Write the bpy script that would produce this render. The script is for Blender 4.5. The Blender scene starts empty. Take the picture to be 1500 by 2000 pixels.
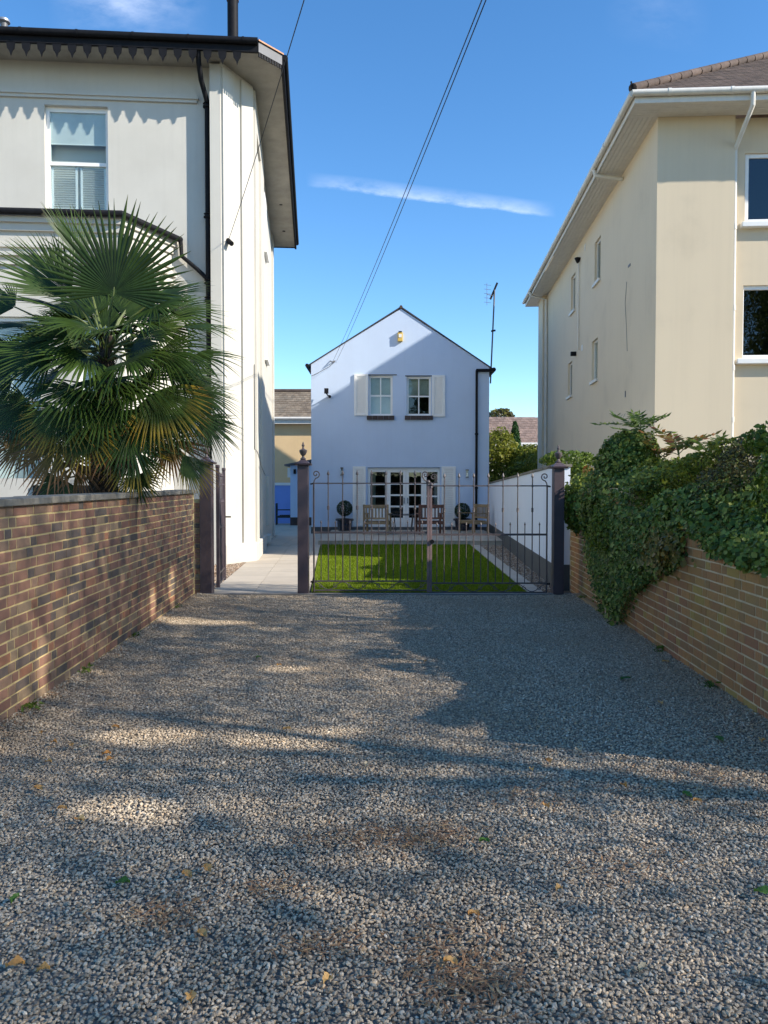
import bpy, math, random
import numpy as np
from mathutils import Vector, Matrix
random.seed(7); RNG = np.random.default_rng(11)
SC = bpy.context.scene; COL = SC.collection
PI = math.pi; R = math.radians

# ------------------------------------------------------------------ camera, sky, sun, exposure
CAMH = 1.55; PITCH = math.atan(45/1500)
cam_d = bpy.data.cameras.new('camera'); cam = bpy.data.objects.new('camera', cam_d); COL.objects.link(cam)
cam_d.sensor_fit = 'VERTICAL'; cam_d.sensor_height = 36; cam_d.lens = 27.0; cam_d.clip_start = .05; cam_d.clip_end = 3000
cam.location = (0, 0, CAMH); cam.rotation_euler = (PI/2 - PITCH, 0, 0); SC.camera = cam
LDIR = Vector((-1, .385, -.636)).normalized()          # direction the sunlight travels
SUN_EL = math.asin(-LDIR.z); SUN_AZ = math.atan2(-LDIR.x, -LDIR.y)   # azimuth measured from +Y towards +X
w = bpy.data.worlds.new('World'); SC.world = w; w.use_nodes = True
nt = w.node_tree; nt.nodes.clear()
def wn(t, **k):
    n = nt.nodes.new(t)
    for a, b in k.items(): setattr(n, a, b)
    return n
sky = wn('ShaderNodeTexSky', sky_type='NISHITA', sun_disc=False, sun_elevation=SUN_EL, sun_rotation=SUN_AZ,
         air_density=1.0, dust_density=.05, ozone_density=2.0, altitude=1200)
hsv = wn('ShaderNodeHueSaturation'); hsv.inputs['Saturation'].default_value = 1.25
nt.links.new(sky.outputs[0], hsv.inputs['Color'])
# thin cirrus streaks that belong to the sky: laid out by direction on the sky sphere
tc = wn('ShaderNodeTexCoord'); sep = wn('ShaderNodeSeparateXYZ'); nt.links.new(tc.outputs['Generated'], sep.inputs[0])
def wm(op, a, b=None, c=None):
    n = wn('ShaderNodeMath', operation=op)
    for i, x in enumerate((a, b, c)):
        if x is None: continue
        if isinstance(x, (int, float)): n.inputs[i].default_value = x
        else: nt.links.new(x, n.inputs[i])
    return n.outputs[0]
ya = wm('MAXIMUM', sep.outputs['Y'], .02)
az = wm('DIVIDE', sep.outputs['X'], ya); el = wm('DIVIDE', sep.outputs['Z'], ya)
cmb = wn('ShaderNodeCombineXYZ'); nt.links.new(az, cmb.inputs[0]); nt.links.new(el, cmb.inputs[1])
mp = wn('ShaderNodeMapping'); mp.inputs['Scale'].default_value = (16, 34, 1); mp.inputs['Rotation'].default_value = (0, 0, R(50))
nt.links.new(cmb.outputs[0], mp.inputs[0])
nz = wn('ShaderNodeTexNoise'); nz.inputs['Scale'].default_value = 1.0; nz.inputs['Detail'].default_value = 7; nz.inputs['Roughness'].default_value = .62
nt.links.new(mp.outputs[0], nz.inputs['Vector'])
def streak(a0, e0, a1, e1, wdn, wup, amp, es=7.0):
    sl = (e1-e0)/(a1-a0)
    line = wm('ADD', wm('MULTIPLY', wm('SUBTRACT', az, a0), sl), e0)
    wob = wm('MULTIPLY', wm('SUBTRACT', nz.outputs[0], .5), .010)
    d = wm('SUBTRACT', wm('ADD', el, wob), line)
    up = wm('SMOOTH_MAX', wm('SUBTRACT', 1.0, wm('DIVIDE', d, wup)), 0.0, .05)
    dn = wm('MAXIMUM', wm('ADD', 1.0, wm('DIVIDE', d, wdn)), 0.0)
    prof = wm('MULTIPLY', wm('MINIMUM', up, 1.0), wm('MINIMUM', dn, 1.0))
    t = wm('DIVIDE', wm('SUBTRACT', az, a0), (a1-a0))
    ends = wm('MULTIPLY', wm('MINIMUM', wm('MAXIMUM', wm('MULTIPLY', t, es), 0.0), 1.0), wm('MINIMUM', wm('MAXIMUM', wm('MULTIPLY', wm('SUBTRACT', 1.0, t), es), 0.0), 1.0))
    tex = wm('MULTIPLY_ADD', nz.outputs[0], 2.8, -.85)
    return wm('MULTIPLY', wm('MULTIPLY', prof, ends), wm('MULTIPLY', wm('MAXIMUM', tex, 0.0), amp))
c1 = streak(-.100, .392, .222, .352, .004, .018, .45)
c2 = streak(-.43, .625, -.22, .615, .05, .12, .30, 2.2)
c3 = streak(.28, .62, .42, .60, .05, .06, .07, 2.0)
cl = wm('MINIMUM', wm('ADD', wm('ADD', c1, c2), c3), .8)
mix = wn('ShaderNodeMixRGB'); nt.links.new(cl, mix.inputs[0]); nt.links.new(hsv.outputs[0], mix.inputs[1]); mix.inputs[2].default_value = (5.2, 5.6, 6.6, 1)
bg = wn('ShaderNodeBackground'); bg.inputs['Strength'].default_value = .086
nt.links.new(mix.outputs[0], bg.inputs[0]); wo = wn('ShaderNodeOutputWorld'); nt.links.new(bg.outputs[0], wo.inputs[0])
sun_d = bpy.data.lights.new('sun', 'SUN'); sun_d.energy = 2.35; sun_d.angle = R(.55); sun_d.color = (1, .93, .82)
sun = bpy.data.objects.new('sun', sun_d); COL.objects.link(sun); sun.rotation_euler = LDIR.to_track_quat('-Z', 'Y').to_euler(); sun.location = (30, -12, 25)
vs = SC.view_settings; vs.view_transform = 'Standard'; vs.look = 'None'; vs.gamma = 1; vs.exposure = 1.64; vs.use_curve_mapping = False
SC.cycles.max_bounces = 6; SC.cycles.diffuse_bounces = 4; SC.cycles.glossy_bounces = 3; SC.cycles.transparent_max_bounces = 8; SC.cycles.transmission_bounces = 4

# ------------------------------------------------------------------ measuring helper: photo point at a chosen real distance -> place in the world
def P(u, v, Y):
    c, s = math.cos(PITCH), math.sin(PITCH)
    dx, dy, dz = u-750, 1500*c + (1000-v)*s, -1500*s + (1000-v)*c
    k = Y/dy
    return Vector((dx*k, Y, CAMH + dz*k))
def G(u, v, z=0.0):
    c, s = math.cos(PITCH), math.sin(PITCH)
    dx, dy, dz = u-750, 1500*c + (1000-v)*s, -1500*s + (1000-v)*c
    k = (z-CAMH)/dz
    return Vector((dx*k, dy*k, z))

# ------------------------------------------------------------------ mesh building
WL = {}
def put(o, label=None, cat=None, group=None, kind=None):
    if label: o['label'] = label
    if cat: o['category'] = cat
    if group: o['group'] = group
    if kind: o['kind'] = kind
    return o
def thing(name, loc, label, cat, group=None, rot=None):
    o = bpy.data.objects.new(name, None); COL.objects.link(o); o.location = loc; o.empty_display_size = .2
    if rot: o.rotation_euler = rot
    WL[o.name] = Vector(loc)
    return put(o, label, cat, group)
def link(name, me, parent=None, base=None):
    o = bpy.data.objects.new(name, me); COL.objects.link(o)
    if parent is not None: o.parent = parent
    return o
class MB:
    def __init__(s): s.v = []; s.f = []
    def add(s, vs_, fs):
        n = len(s.v); s.v += [tuple(x) for x in vs_]; s.f += [tuple(i+n for i in f) for f in fs]; return s
    def box(s, x0, x1, y0, y1, z0, z1):
        return s.add([(x0,y0,z0),(x1,y0,z0),(x1,y1,z0),(x0,y1,z0),(x0,y0,z1),(x1,y0,z1),(x1,y1,z1),(x0,y1,z1)],
                     [(0,3,2,1),(4,5,6,7),(0,1,5,4),(1,2,6,5),(2,3,7,6),(3,0,4,7)])
    def obox(s, a, b, wd, hg, up=(0,0,1)):
        a, b = Vector(a), Vector(b); d = (b-a).normalized(); u = Vector(up)
        sd = d.cross(u)
        if sd.length < 1e-4: sd = d.cross(Vector((1,0,0)))
        sd.normalize(); u = sd.cross(d).normalized(); sd *= wd/2; u *= hg/2
        vv = [p+x*sd+y*u for p in (a,b) for x,y in ((-1,-1),(1,-1),(1,1),(-1,1))]
        return s.add(vv, [(0,1,2,3),(7,6,5,4),(0,4,5,1),(1,5,6,2),(2,6,7,3),(3,7,4,0)])
    def tube(s, pts, r, n=8, caps=True):
        pts = [Vector(p) for p in pts]; m = len(pts); rr = r if isinstance(r, (list, tuple)) else [r]*m
        base = len(s.v); prev = None
        for i, p in enumerate(pts):
            d = (pts[min(i+1,m-1)]-pts[max(i-1,0)]).normalized()
            if prev is None:
                sd = d.cross(Vector((0,0,1)))
                if sd.length < .05: sd = d.cross(Vector((1,0,0)))
            else: sd = prev - d*prev.dot(d)
            sd.normalize(); prev = sd; up = sd.cross(d)
            for k in range(n):
                a = 2*PI*k/n; s.v.append(tuple(p+(sd*math.cos(a)+up*math.sin(a))*rr[i]))
        for i in range(m-1):
            for k in range(n):
                a = base+i*n+k; b = base+i*n+(k+1)%n; s.f.append((a,b,b+n,a+n))
        if caps:
            s.f.append(tuple(base+k for k in range(n))[::-1]); s.f.append(tuple(base+(m-1)*n+k for k in range(n)))
        return s
    def lathe(s, c, prof, n=16):
        c = Vector(c); base = len(s.v); m = len(prof)
        for r, z in prof:
            for k in range(n):
                a = 2*PI*k/n; s.v.append((c.x+r*math.cos(a), c.y+r*math.sin(a), c.z+z))
        for i in range(m-1):
            for k in range(n):
                a = base+i*n+k; b = base+i*n+(k+1)%n; s.f.append((a,b,b+n,a+n))
        s.f.append(tuple(base+k for k in range(n))[::-1]); s.f.append(tuple(base+(m-1)*n+k for k in range(n)))
        return s
    def prism(s, poly, a, b, axis='z'):
        n = len(poly)
        def mk(p, t):
            return {'z': (p[0],p[1],t), 'y': (p[0],t,p[1]), 'x': (t,p[0],p[1])}[axis]
        return s.add([mk(p,a) for p in poly]+[mk(p,b) for p in poly],
                     [tuple(range(n))[::-1], tuple(range(n,2*n))]+[(i,(i+1)%n,(i+1)%n+n,i+n) for i in range(n)])
    def poly(s, pts): return s.add(pts, [tuple(range(len(pts)))])
    def xf(s, M): s.v = [tuple(M @ Vector(p)) for p in s.v]; return s
    def mesh(s, name, mat, org=(0,0,0), smooth=False, flip=True):
        me = bpy.data.meshes.new(name); o = Vector(org)
        me.from_pydata([tuple(Vector(p)-o) for p in s.v], [], s.f)
        if flip:
            import bmesh
            bm = bmesh.new(); bm.from_mesh(me); bmesh.ops.recalc_face_normals(bm, faces=bm.faces); bm.to_mesh(me); bm.free()
        if smooth:
            me.polygons.foreach_set('use_smooth', [True]*len(me.polygons))
            try: me.set_sharp_from_angle(angle=R(40))
            except Exception: pass
        if mat: me.materials.append(mat)
        me.update(); return me
    def build(s, name, mat, parent=None, smooth=False, bevel=0, local=False):
        if parent is not None and not local: org = WL.get(parent.name, Vector((0,0,0)))
        elif parent is None and s.v:
            a = np.array(s.v); lo, hi = a.min(0), a.max(0); org = Vector(((lo[0]+hi[0])/2, (lo[1]+hi[1])/2, lo[2]))
        else: org = Vector((0,0,0))
        o = link(name, s.mesh(name, mat, org, smooth), parent)
        if parent is None: o.location = org
        WL[o.name] = Vector(org)
        if bevel:
            b = o.modifiers.new('bevel', 'BEVEL'); b.width = bevel; b.segments = 2; b.limit_method = 'ANGLE'; b.angle_limit = R(35)
        return o
def npmesh(name, V, F, mat, smooth=False):
    V = np.asarray(V, np.float32); F = np.asarray(F, np.int32); k = F.shape[1]
    me = bpy.data.meshes.new(name); me.vertices.add(len(V)); me.vertices.foreach_set('co', V.ravel())
    me.loops.add(F.size); me.loops.foreach_set('vertex_index', F.ravel())
    me.polygons.add(len(F)); me.polygons.foreach_set('loop_start', np.arange(0, F.size, k, dtype=np.int32))
    if smooth: me.polygons.foreach_set('use_smooth', np.ones(len(F), bool))
    me.update(calc_edges=True); me.validate()
    if mat: me.materials.append(mat)
    return me

# ------------------------------------------------------------------ materials
class NT:
    def __init__(s, name):
        s.m = bpy.data.materials.new(name); s.m.use_nodes = True; s.t = s.m.node_tree; s.n = s.t.nodes
        s.b = s.n['Principled BSDF']; s.out = s.n['Material Output']
    def new(s, t, **k):
        n = s.n.new(t)
        for a, b in k.items(): setattr(n, a, b)
        return n
    def l(s, a, b): s.t.links.new(a, b)
    def noise(s, vec, scale, det=4, rough=.55, mapscale=None):
        if mapscale:
            mp_ = s.new('ShaderNodeMapping'); mp_.inputs['Scale'].default_value = mapscale; s.l(vec, mp_.inputs[0]); vec = mp_.outputs[0]
        n = s.new('ShaderNodeTexNoise'); n.inputs['Scale'].default_value = scale; n.inputs['Detail'].default_value = det; n.inputs['Roughness'].default_value = rough
        s.l(vec, n.inputs['Vector']); return n.outputs[0]
    def ramp(s, fac, stops, interp='LINEAR'):
        r = s.new('ShaderNodeValToRGB'); r.color_ramp.interpolation = interp; e = r.color_ramp.elements
        while len(e) < len(stops): e.new(.5)
        for i, (p, c) in enumerate(stops):
            e[i].position = p; e[i].color = (c[0], c[1], c[2], 1) if not isinstance(c, (int, float)) else (c, c, c, 1)
        s.l(fac, r.inputs[0]); return r.outputs[0]
    def mix(s, fac, a, b, mode='MIX'):
        n = s.new('ShaderNodeMixRGB', blend_type=mode)
        for i, x in enumerate((fac, a, b)):
            if isinstance(x, (int, float)): n.inputs[i].default_value = x if i == 0 else (x, x, x, 1)
            elif isinstance(x, (tuple, list)): n.inputs[i].default_value = (*x[:3], 1)
            else: s.l(x, n.inputs[i])
        return n.outputs[0]
    def math(s, op, a, b=0.0):
        n = s.new('ShaderNodeMath', operation=op)
        for i, x in enumerate((a, b)):
            if isinstance(x, (int, float)): n.inputs[i].default_value = x
            else: s.l(x, n.inputs[i])
        return n.outputs[0]
    def bump(s, h, strength, dist=.01):
        n = s.new('ShaderNodeBump'); n.inputs['Strength'].default_value = strength; n.inputs['Distance'].default_value = dist
        s.l(h, n.inputs['Height']); s.l(n.outputs[0], s.b.inputs['Normal'])
    def pos(s): return s.new('ShaderNodeNewGeometry').outputs['Position']
    def rnd(s):
        a = s.new('ShaderNodeObjectInfo').outputs['Random']; b = s.new('ShaderNodeNewGeometry').outputs['Random Per Island']
        return s.math('FRACT', s.math('ADD', a, b))
MATS = {}
def pm(name, col, rough=.6, var=.12, scale=3, bump=.15, bscale=80, bdist=.004, metallic=0, streak=0, dirt=None, dirt_amt=0, rand=0, coat=0):
    t = NT(name); p = t.pos(); b = t.b
    n1 = t.noise(p, scale, 6, .6)
    c = t.mix(t.ramp(n1, [(.3, 0.), (.7, 1.)]), tuple(x*(1-var) for x in col), tuple(min(1, x*(1+var)) for x in col))
    if rand: c = t.mix(1.0, c, t.ramp(t.rnd(), [(0, 1-rand), (1, 1+rand)]), 'MULTIPLY')
    if streak:
        st = t.noise(p, 1.0, 5, .6, (9, 9, .35))
        c = t.mix(t.math('MULTIPLY', t.ramp(st, [(.48, 0.), (.78, 1.)]), streak), c, tuple(x*.55 for x in (dirt or col)))
    if dirt and dirt_amt:
        d = t.noise(p, .9, 7, .65)
        c = t.mix(t.math('MULTIPLY', t.ramp(d, [(.45, 0.), (.75, 1.)]), dirt_amt), c, dirt)
    t.l(c, b.inputs['Base Color']); b.inputs['Roughness'].default_value = rough; b.inputs['Metallic'].default_value = metallic
    b.inputs['Coat Weight'].default_value = coat
    if bump: t.bump(t.noise(p, bscale, 5, .6), bump, bdist)
    MATS[name] = t.m; return t.m
def brickmat(name, stops, mott, moss=None, moss_amt=0):
    t = NT(name); p = t.pos(); r = t.rnd()
    c = t.ramp(r, stops, 'CONSTANT')
    n1 = t.noise(p, 28, 6, .65); n2 = t.noise(p, 160, 4, .6)
    c = t.mix(t.math('MULTIPLY', t.ramp(n1, [(.4, 0.), (.75, 1.)]), .55), c, mott)
    c = t.mix(t.math('MULTIPLY', t.ramp(n2, [(.45, 0.), (.8, 1.)]), .35), c, tuple(x*.35 for x in mott))
    if moss:
        n3 = t.noise(p, 1.7, 6, .65, (1, 1, .6))
        c = t.mix(t.math('MULTIPLY', t.ramp(n3, [(.42, 0.), (.68, 1.)]), moss_amt), c, moss)
    t.l(c, t.b.inputs['Base Color']); t.b.inputs['Roughness'].default_value = .85
    t.bump(t.mix(.5, n1, n2), .5, .006); return t.m
def leafmat(name, stops, rough=.42, trans=.25, attr=None):
    t = NT(name)
    if attr:
        a = t.new('ShaderNodeAttribute', attribute_name='tip'); c = t.ramp(a.outputs['Fac'], stops)
        r = t.ramp(t.rnd(), [(0, .75), (1, 1.25)]); c = t.mix(1.0, c, r, 'MULTIPLY')
    else: c = t.ramp(t.rnd(), stops)
    n = t.noise(t.pos(), 14, 3); c = t.mix(.35, c, t.mix(1.0, c, t.ramp(n, [(.3, .5), (.7, 1.5)]), 'MULTIPLY'))
    t.l(c, t.b.inputs['Base Color']); t.b.inputs['Roughness'].default_value = rough; t.b.inputs['Specular IOR Level'].default_value = .28
    tr = t.new('ShaderNodeBsdfTranslucent'); t.l(c, tr.inputs[0]); mx = t.new('ShaderNodeMixShader'); mx.inputs[0].default_value = trans
    t.l(t.b.outputs[0], mx.inputs[1]); t.l(tr.outputs[0], mx.inputs[2]); t.l(mx.outputs[0], t.out.inputs[0]); return t.m
def glassmat(name, tint=(.9,.95,.95), refl=1.0, wob=.15):
    t = NT(name); tr = t.new('ShaderNodeBsdfTransparent'); tr.inputs[0].default_value = (*tint, 1)
    gl = t.new('ShaderNodeBsdfGlossy'); gl.inputs['Roughness'].default_value = .01
    ge = t.new('ShaderNodeNewGeometry'); dt = t.new('ShaderNodeVectorMath', operation='DOT_PRODUCT'); t.l(ge.outputs['Normal'], dt.inputs[0]); t.l(ge.outputs['Incoming'], dt.inputs[1])
    sch = t.math('ADD', t.math('MULTIPLY', t.math('POWER', t.math('SUBTRACT', 1.0, t.math('ABSOLUTE', dt.outputs['Value'])), 5.0), .95), .045)
    bn = t.new('ShaderNodeBump'); bn.inputs['Strength'].default_value = wob; bn.inputs['Distance'].default_value = .004
    t.l(t.noise(t.pos(), 2.5, 2), bn.inputs['Height']); t.l(bn.outputs[0], gl.inputs['Normal'])
    f = t.math('MINIMUM', t.math('ADD', t.math('MULTIPLY', sch, refl), .0), 1.0)
    mx = t.new('ShaderNodeMixShader'); t.l(f, mx.inputs[0]); t.l(tr.outputs[0], mx.inputs[1]); t.l(gl.outputs[0], mx.inputs[2]); t.l(mx.outputs[0], t.out.inputs[0])
    return t.m
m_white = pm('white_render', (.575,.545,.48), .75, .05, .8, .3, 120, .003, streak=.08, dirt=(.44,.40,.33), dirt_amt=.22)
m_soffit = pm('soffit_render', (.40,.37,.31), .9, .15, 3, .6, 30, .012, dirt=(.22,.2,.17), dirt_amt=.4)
m_blue = pm('blue_render', (.56,.67,.84), .8, .03, 1.0, .3, 140, .003, streak=.05, dirt=(.5,.53,.68), dirt_amt=.12)
m_bluedeep = pm('deep_blue_render', (.22,.36,.80), .75, .05, 1.4, .25, 100, .003)
m_cream = pm('cream_render', (.71,.59,.42), .82, .10, .9, .3, 110, .004, streak=.07, dirt=(.48,.40,.28), dirt_amt=.32)
m_beige = pm('beige_render', (.76,.54,.29), .82, .06, 1.1, .2, 80, .004, streak=.08)
m_wpaint = pm('white_paint', (.87,.855,.82), .45, .03, 4, .05, 60)
m_cpaint = pm('cream_plastic', (.72,.68,.60), .45, .05, 4, .05, 60, streak=.15, dirt=(.4,.35,.28))
m_black = pm('black_iron', (.010,.010,.012), .62, .3, 9, .2, 60, .003)
m_post = pm('mauve_brown_paint', (.085,.062,.068), .42, .12, 5, .12, 50, .003)
m_gate = pm('gate_iron_paint', (.10,.078,.075), .45, .18, 20, .2, 90, .002)
m_coping = pm('weathered_coping', (.24,.21,.165), .9, .4, 6, .7, 50, .008, streak=.5, dirt=(.05,.05,.04), dirt_amt=.5)
m_plinth = pm('grey_plinth_paint', (.085,.088,.088), .7, .12, 3, .2, 60)
m_slab = pm('sandstone_slab', (.50,.43,.34), .8, .07, 2.0, .25, 70, .004, rand=.06, dirt=(.3,.25,.2), dirt_amt=.18)
m_kerb = pm('concrete_kerb', (.22,.2,.17), .9, .2, 5, .4, 60)
m_grout = pm('grout', (.25,.21,.17), .9, .1, 5, .2, 60)
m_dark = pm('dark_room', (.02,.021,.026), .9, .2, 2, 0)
m_roofside = pm('slate', (.06,.062,.07), .7, .25, 5, .3, 40)
m_glass = glassmat('window_glass')
m_glassd = glassmat('dark_window_glass', (.35,.38,.4), 1.6)
m_wood_l = pm('weathered_teak', (.30,.21,.115), .7, .25, 9, .4, 60, .004, rand=.15)
m_wood_r = pm('red_teak', (.155,.062,.038), .6, .25, 9, .4, 60, .004, rand=.15)
m_wood_d = pm('dark_green_wood', (.02,.026,.026), .6, .2, 9, .3, 60)
m_pot = pm('navy_glaze', (.012,.014,.028), .25, .2, 5, .05, 30, coat=.4)
m_sill = pm('brown_tile_sill', (.055,.036,.032), .6, .25, 14, .3, 60, rand=.2)
m_yellow = pm('alarm_yellow', (.68,.46,.10), .45, .06, 8, .02, 40)
m_alu = pm('dull_aluminium', (.42,.42,.42), .45, .12, 9, .05, 60, metallic=.7)
m_curtain = pm('pale_curtain', (.42,.42,.34), .9, .25, 1, 0)
m_blind = pm('white_blind', (.68,.68,.66), .8, .06, 3, .05, 40)
m_trunk = pm('palm_fibre', (.055,.036,.022), .95, .5, 18, 1.0, 70, .02)
m_bark = pm('bark', (.07,.055,.04), .95, .4, 12, .8, 50, .015)
m_stem = pm('petiole_green', (.10,.13,.035), .6, .25, 8, .1, 40)
m_wire = pm('cable_black', (.03,.032,.04), .6, .1, 4, 0)
m_leadw = pm('mid_grey_metal', (.12,.12,.125), .5, .15, 6, .1, 50)
m_copper = pm('tarnished_copper', (.25,.13,.07), .45, .25, 6, .1, 50, metallic=.5)
m_tile_b = pm('brown_roof_tile', (.105,.072,.056), .9, .3, 5, .6, 45, .008, rand=.35, dirt=(.16,.12,.09), dirt_amt=.3)
m_tile_g = pm('lichen_grey_tile', (.19,.145,.10), .9, .3, 4, .5, 40, .008, rand=.25, dirt=(.38,.34,.26), dirt_amt=.35)
m_tile_r = pm('pinkish_roof_tile', (.24,.165,.13), .9, .25, 4, .4, 40, .008, rand=.2)
m_black.node_tree.nodes['Principled BSDF'].inputs['Specular IOR Level'].default_value = .15
m_roofside.node_tree.nodes['Principled BSDF'].inputs['Specular IOR Level'].default_value = .2
# ================================================================== THE SETTING
GY = 11.2                                                    # distance of the gate line
def lx(y): return -2.50 - .0355*(y-5.0)                      # inner face of the left brick wall
def rx(y): return 2.53 + .052*(y-5.06)                       # inner face of the right brick wall
mb = MB(); mb.poly([(-400,-60,-.035),(400,-60,-.035),(400,900,-.035),(-400,900,-.035)])
put(mb.build('ground', pm('earth', (.12,.10,.075), .95, .3, 1.5, .6, 20, .02)), kind='structure')
t = NT('gravel_bed'); p = t.pos()
vo = t.new('ShaderNodeTexVoronoi'); vo.inputs['Scale'].default_value = 62; t.l(p, vo.inputs['Vector'])
c = t.mix(.45, t.ramp(vo.outputs['Color'], [(0,(.12,.10,.075)),(1,(.45,.38,.29))]), t.ramp(t.noise(p, 3, 5), [(.3,(.10,.085,.07)),(.7,(.15,.15,.155))]))
t.l(c, t.b.inputs['Base Color']); t.b.inputs['Roughness'].default_value = .9; t.bump(vo.outputs['Distance'], .9, .012)
m_gbed = t.m
mb = MB(); mb.poly([(lx(1)-.1,1,-.006),(rx(1)+.15,1,-.006),(rx(11.2)+.15,11.2,-.006),(lx(11.2)-.1,11.2,-.006)]); mb.poly([(-6,-12,-.012),(6,-12,-.012),(6,1.0,-.012),(-6,1.0,-.012)])
drive = put(mb.build('driveway', m_gbed), kind='structure')

def stones(name, pts, mat, smin, smax, parent=None, flat=.55):
    """loose gravel: one point cloud, a crushed stone on every point"""
    me = bpy.data.meshes.new(name); me.vertices.add(len(pts)); me.vertices.foreach_set('co', np.asarray(pts, np.float32).ravel()); me.update()
    o = link(name, me, parent); me.materials.append(mat)
    ng = bpy.data.node_groups.new(name, 'GeometryNodeTree'); N = ng.nodes; L = ng.links
    ng.interface.new_socket('Geometry', in_out='INPUT', socket_type='NodeSocketGeometry'); ng.interface.new_socket('Geometry', in_out='OUTPUT', socket_type='NodeSocketGeometry')
    gi = N.new('NodeGroupInput'); go = N.new('NodeGroupOutput'); g2i = N.new('GeometryNodeGeometryToInstance')
    for k in range(9):
        ico = N.new('GeometryNodeMeshIcoSphere'); ico.inputs['Radius'].default_value = .5; ico.inputs['Subdivisions'].default_value = 1+k % 2
        nz_ = N.new('ShaderNodeTexNoise'); nz_.noise_dimensions = '4D'; nz_.inputs['W'].default_value = k*3.71; nz_.inputs['Scale'].default_value = 1.5; nz_.inputs['Detail'].default_value = 1.5
        sub = N.new('ShaderNodeVectorMath'); sub.operation = 'SUBTRACT'; sub.inputs[1].default_value = (.5,.5,.5); L.new(nz_.outputs['Color'], sub.inputs[0])
        sca = N.new('ShaderNodeVectorMath'); sca.operation = 'SCALE'; sca.inputs['Scale'].default_value = 1.05; L.new(sub.outputs[0], sca.inputs[0])
        sp = N.new('GeometryNodeSetPosition'); L.new(ico.outputs[0], sp.inputs[0]); L.new(sca.outputs[0], sp.inputs['Offset'])
        tr = N.new('GeometryNodeTransform'); tr.inputs['Scale'].default_value = (random.uniform(.85,1.3), random.uniform(.65,.95), random.uniform(flat*.75, flat*1.2)); L.new(sp.outputs[0], tr.inputs[0])
        sm = N.new('GeometryNodeSetMaterial'); sm.inputs['Material'].default_value = mat; L.new(tr.outputs[0], sm.inputs[0]); L.new(sm.outputs[0], g2i.inputs[0])
    iop = N.new('GeometryNodeInstanceOnPoints'); iop.inputs['Pick Instance'].default_value = True
    rr = N.new('FunctionNodeRandomValue'); rr.data_type = 'FLOAT_VECTOR'; rr.inputs[0].default_value = (-.45,-.45,0); rr.inputs[1].default_value = (.45,.45,6.28)
    rs = N.new('FunctionNodeRandomValue'); rs.data_type = 'FLOAT'; rs.inputs[2].default_value = smin; rs.inputs[3].default_value = smax; rs.inputs['Seed'].default_value = 5
    L.new(gi.outputs[0], iop.inputs['Points']); L.new(g2i.outputs[0], iop.inputs['Instance']); L.new(rr.outputs[0], iop.inputs['Rotation']); L.new(rs.outputs[1], iop.inputs['Scale'])
    L.new(iop.outputs[0], go.inputs[0])
    md = o.modifiers.new('stones', 'NODES'); md.node_group = ng
    return o
def jgrid(x0, x1, y0, y1, step, jit=.48):
    xs = np.arange(x0, x1, step); ys = np.arange(y0, y1, step); X, Y = np.meshgrid(xs, ys); X = X.ravel(); Y = Y.ravel()
    return X + RNG.uniform(-jit, jit, X.size)*step, Y + RNG.uniform(-jit, jit, X.size)*step
def stonemat(name, stops, tint):
    t = NT(name); r = t.new('ShaderNodeObjectInfo').outputs['Random']; p = t.pos()
    c = t.ramp(r, stops); n = t.noise(p, 90, 4, .65)
    c = t.mix(1.0, c, t.ramp(n, [(.3, .72), (.7, 1.22)]), 'MULTIPLY')
    d = t.noise(p, .55, 5, .6)
    c = t.mix(t.math('MULTIPLY', t.ramp(d, [(.42, 0.), (.72, 1.)]), .5), c, tint)
    t.l(c, t.b.inputs['Base Color']); t.b.inputs['Roughness'].default_value = .72; t.bump(n, .4, .003); return t.m
m_grav = stonemat('grey_limestone', [(0,(.20,.16,.115)),(.3,(.40,.32,.225)),(.62,(.53,.43,.305)),(.85,(.65,.535,.39)),(.94,(.60,.41,.23)),(1,(.80,.70,.55))], (.36,.245,.14))
m_tan = stonemat('tan_shingle', [(0,(.16,.10,.06)),(.4,(.36,.24,.15)),(.75,(.48,.36,.25)),(1,(.62,.54,.44))], (.30,.2,.13))
X, Y = jgrid(-3.2, 3.3, 1.85, GY-.05, 0.0140)
k = (X > lx(Y)+.0) & (X < rx(Y)-.0) & ((np.abs(X) < Y*.53+.25))
X, Y = X[k], Y[k]
edge = np.minimum(X-lx(Y), rx(Y)-X)
Z = RNG.uniform(-.003, .007, X.size) + .004*np.sin(X*2.3+Y*.7) + np.clip(.03-edge*.12, 0, .03)
put(stones('gravel', np.c_[X, Y, Z], m_grav, .0085, .0205), 'loose grey crushed stone covering the driveway', 'gravel', kind='stuff')
print('gravel', X.size)

# kerb under the gates
mb = MB(); mb.box(-2.62, 2.75, GY-.05, GY+.07, -.03, .022); put(mb.build('kerb', m_kerb, bevel=.006), kind='structure')
# slanted garden: everything leans with the villa
def gx(x, y): return x - .066*(y-GY)
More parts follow.
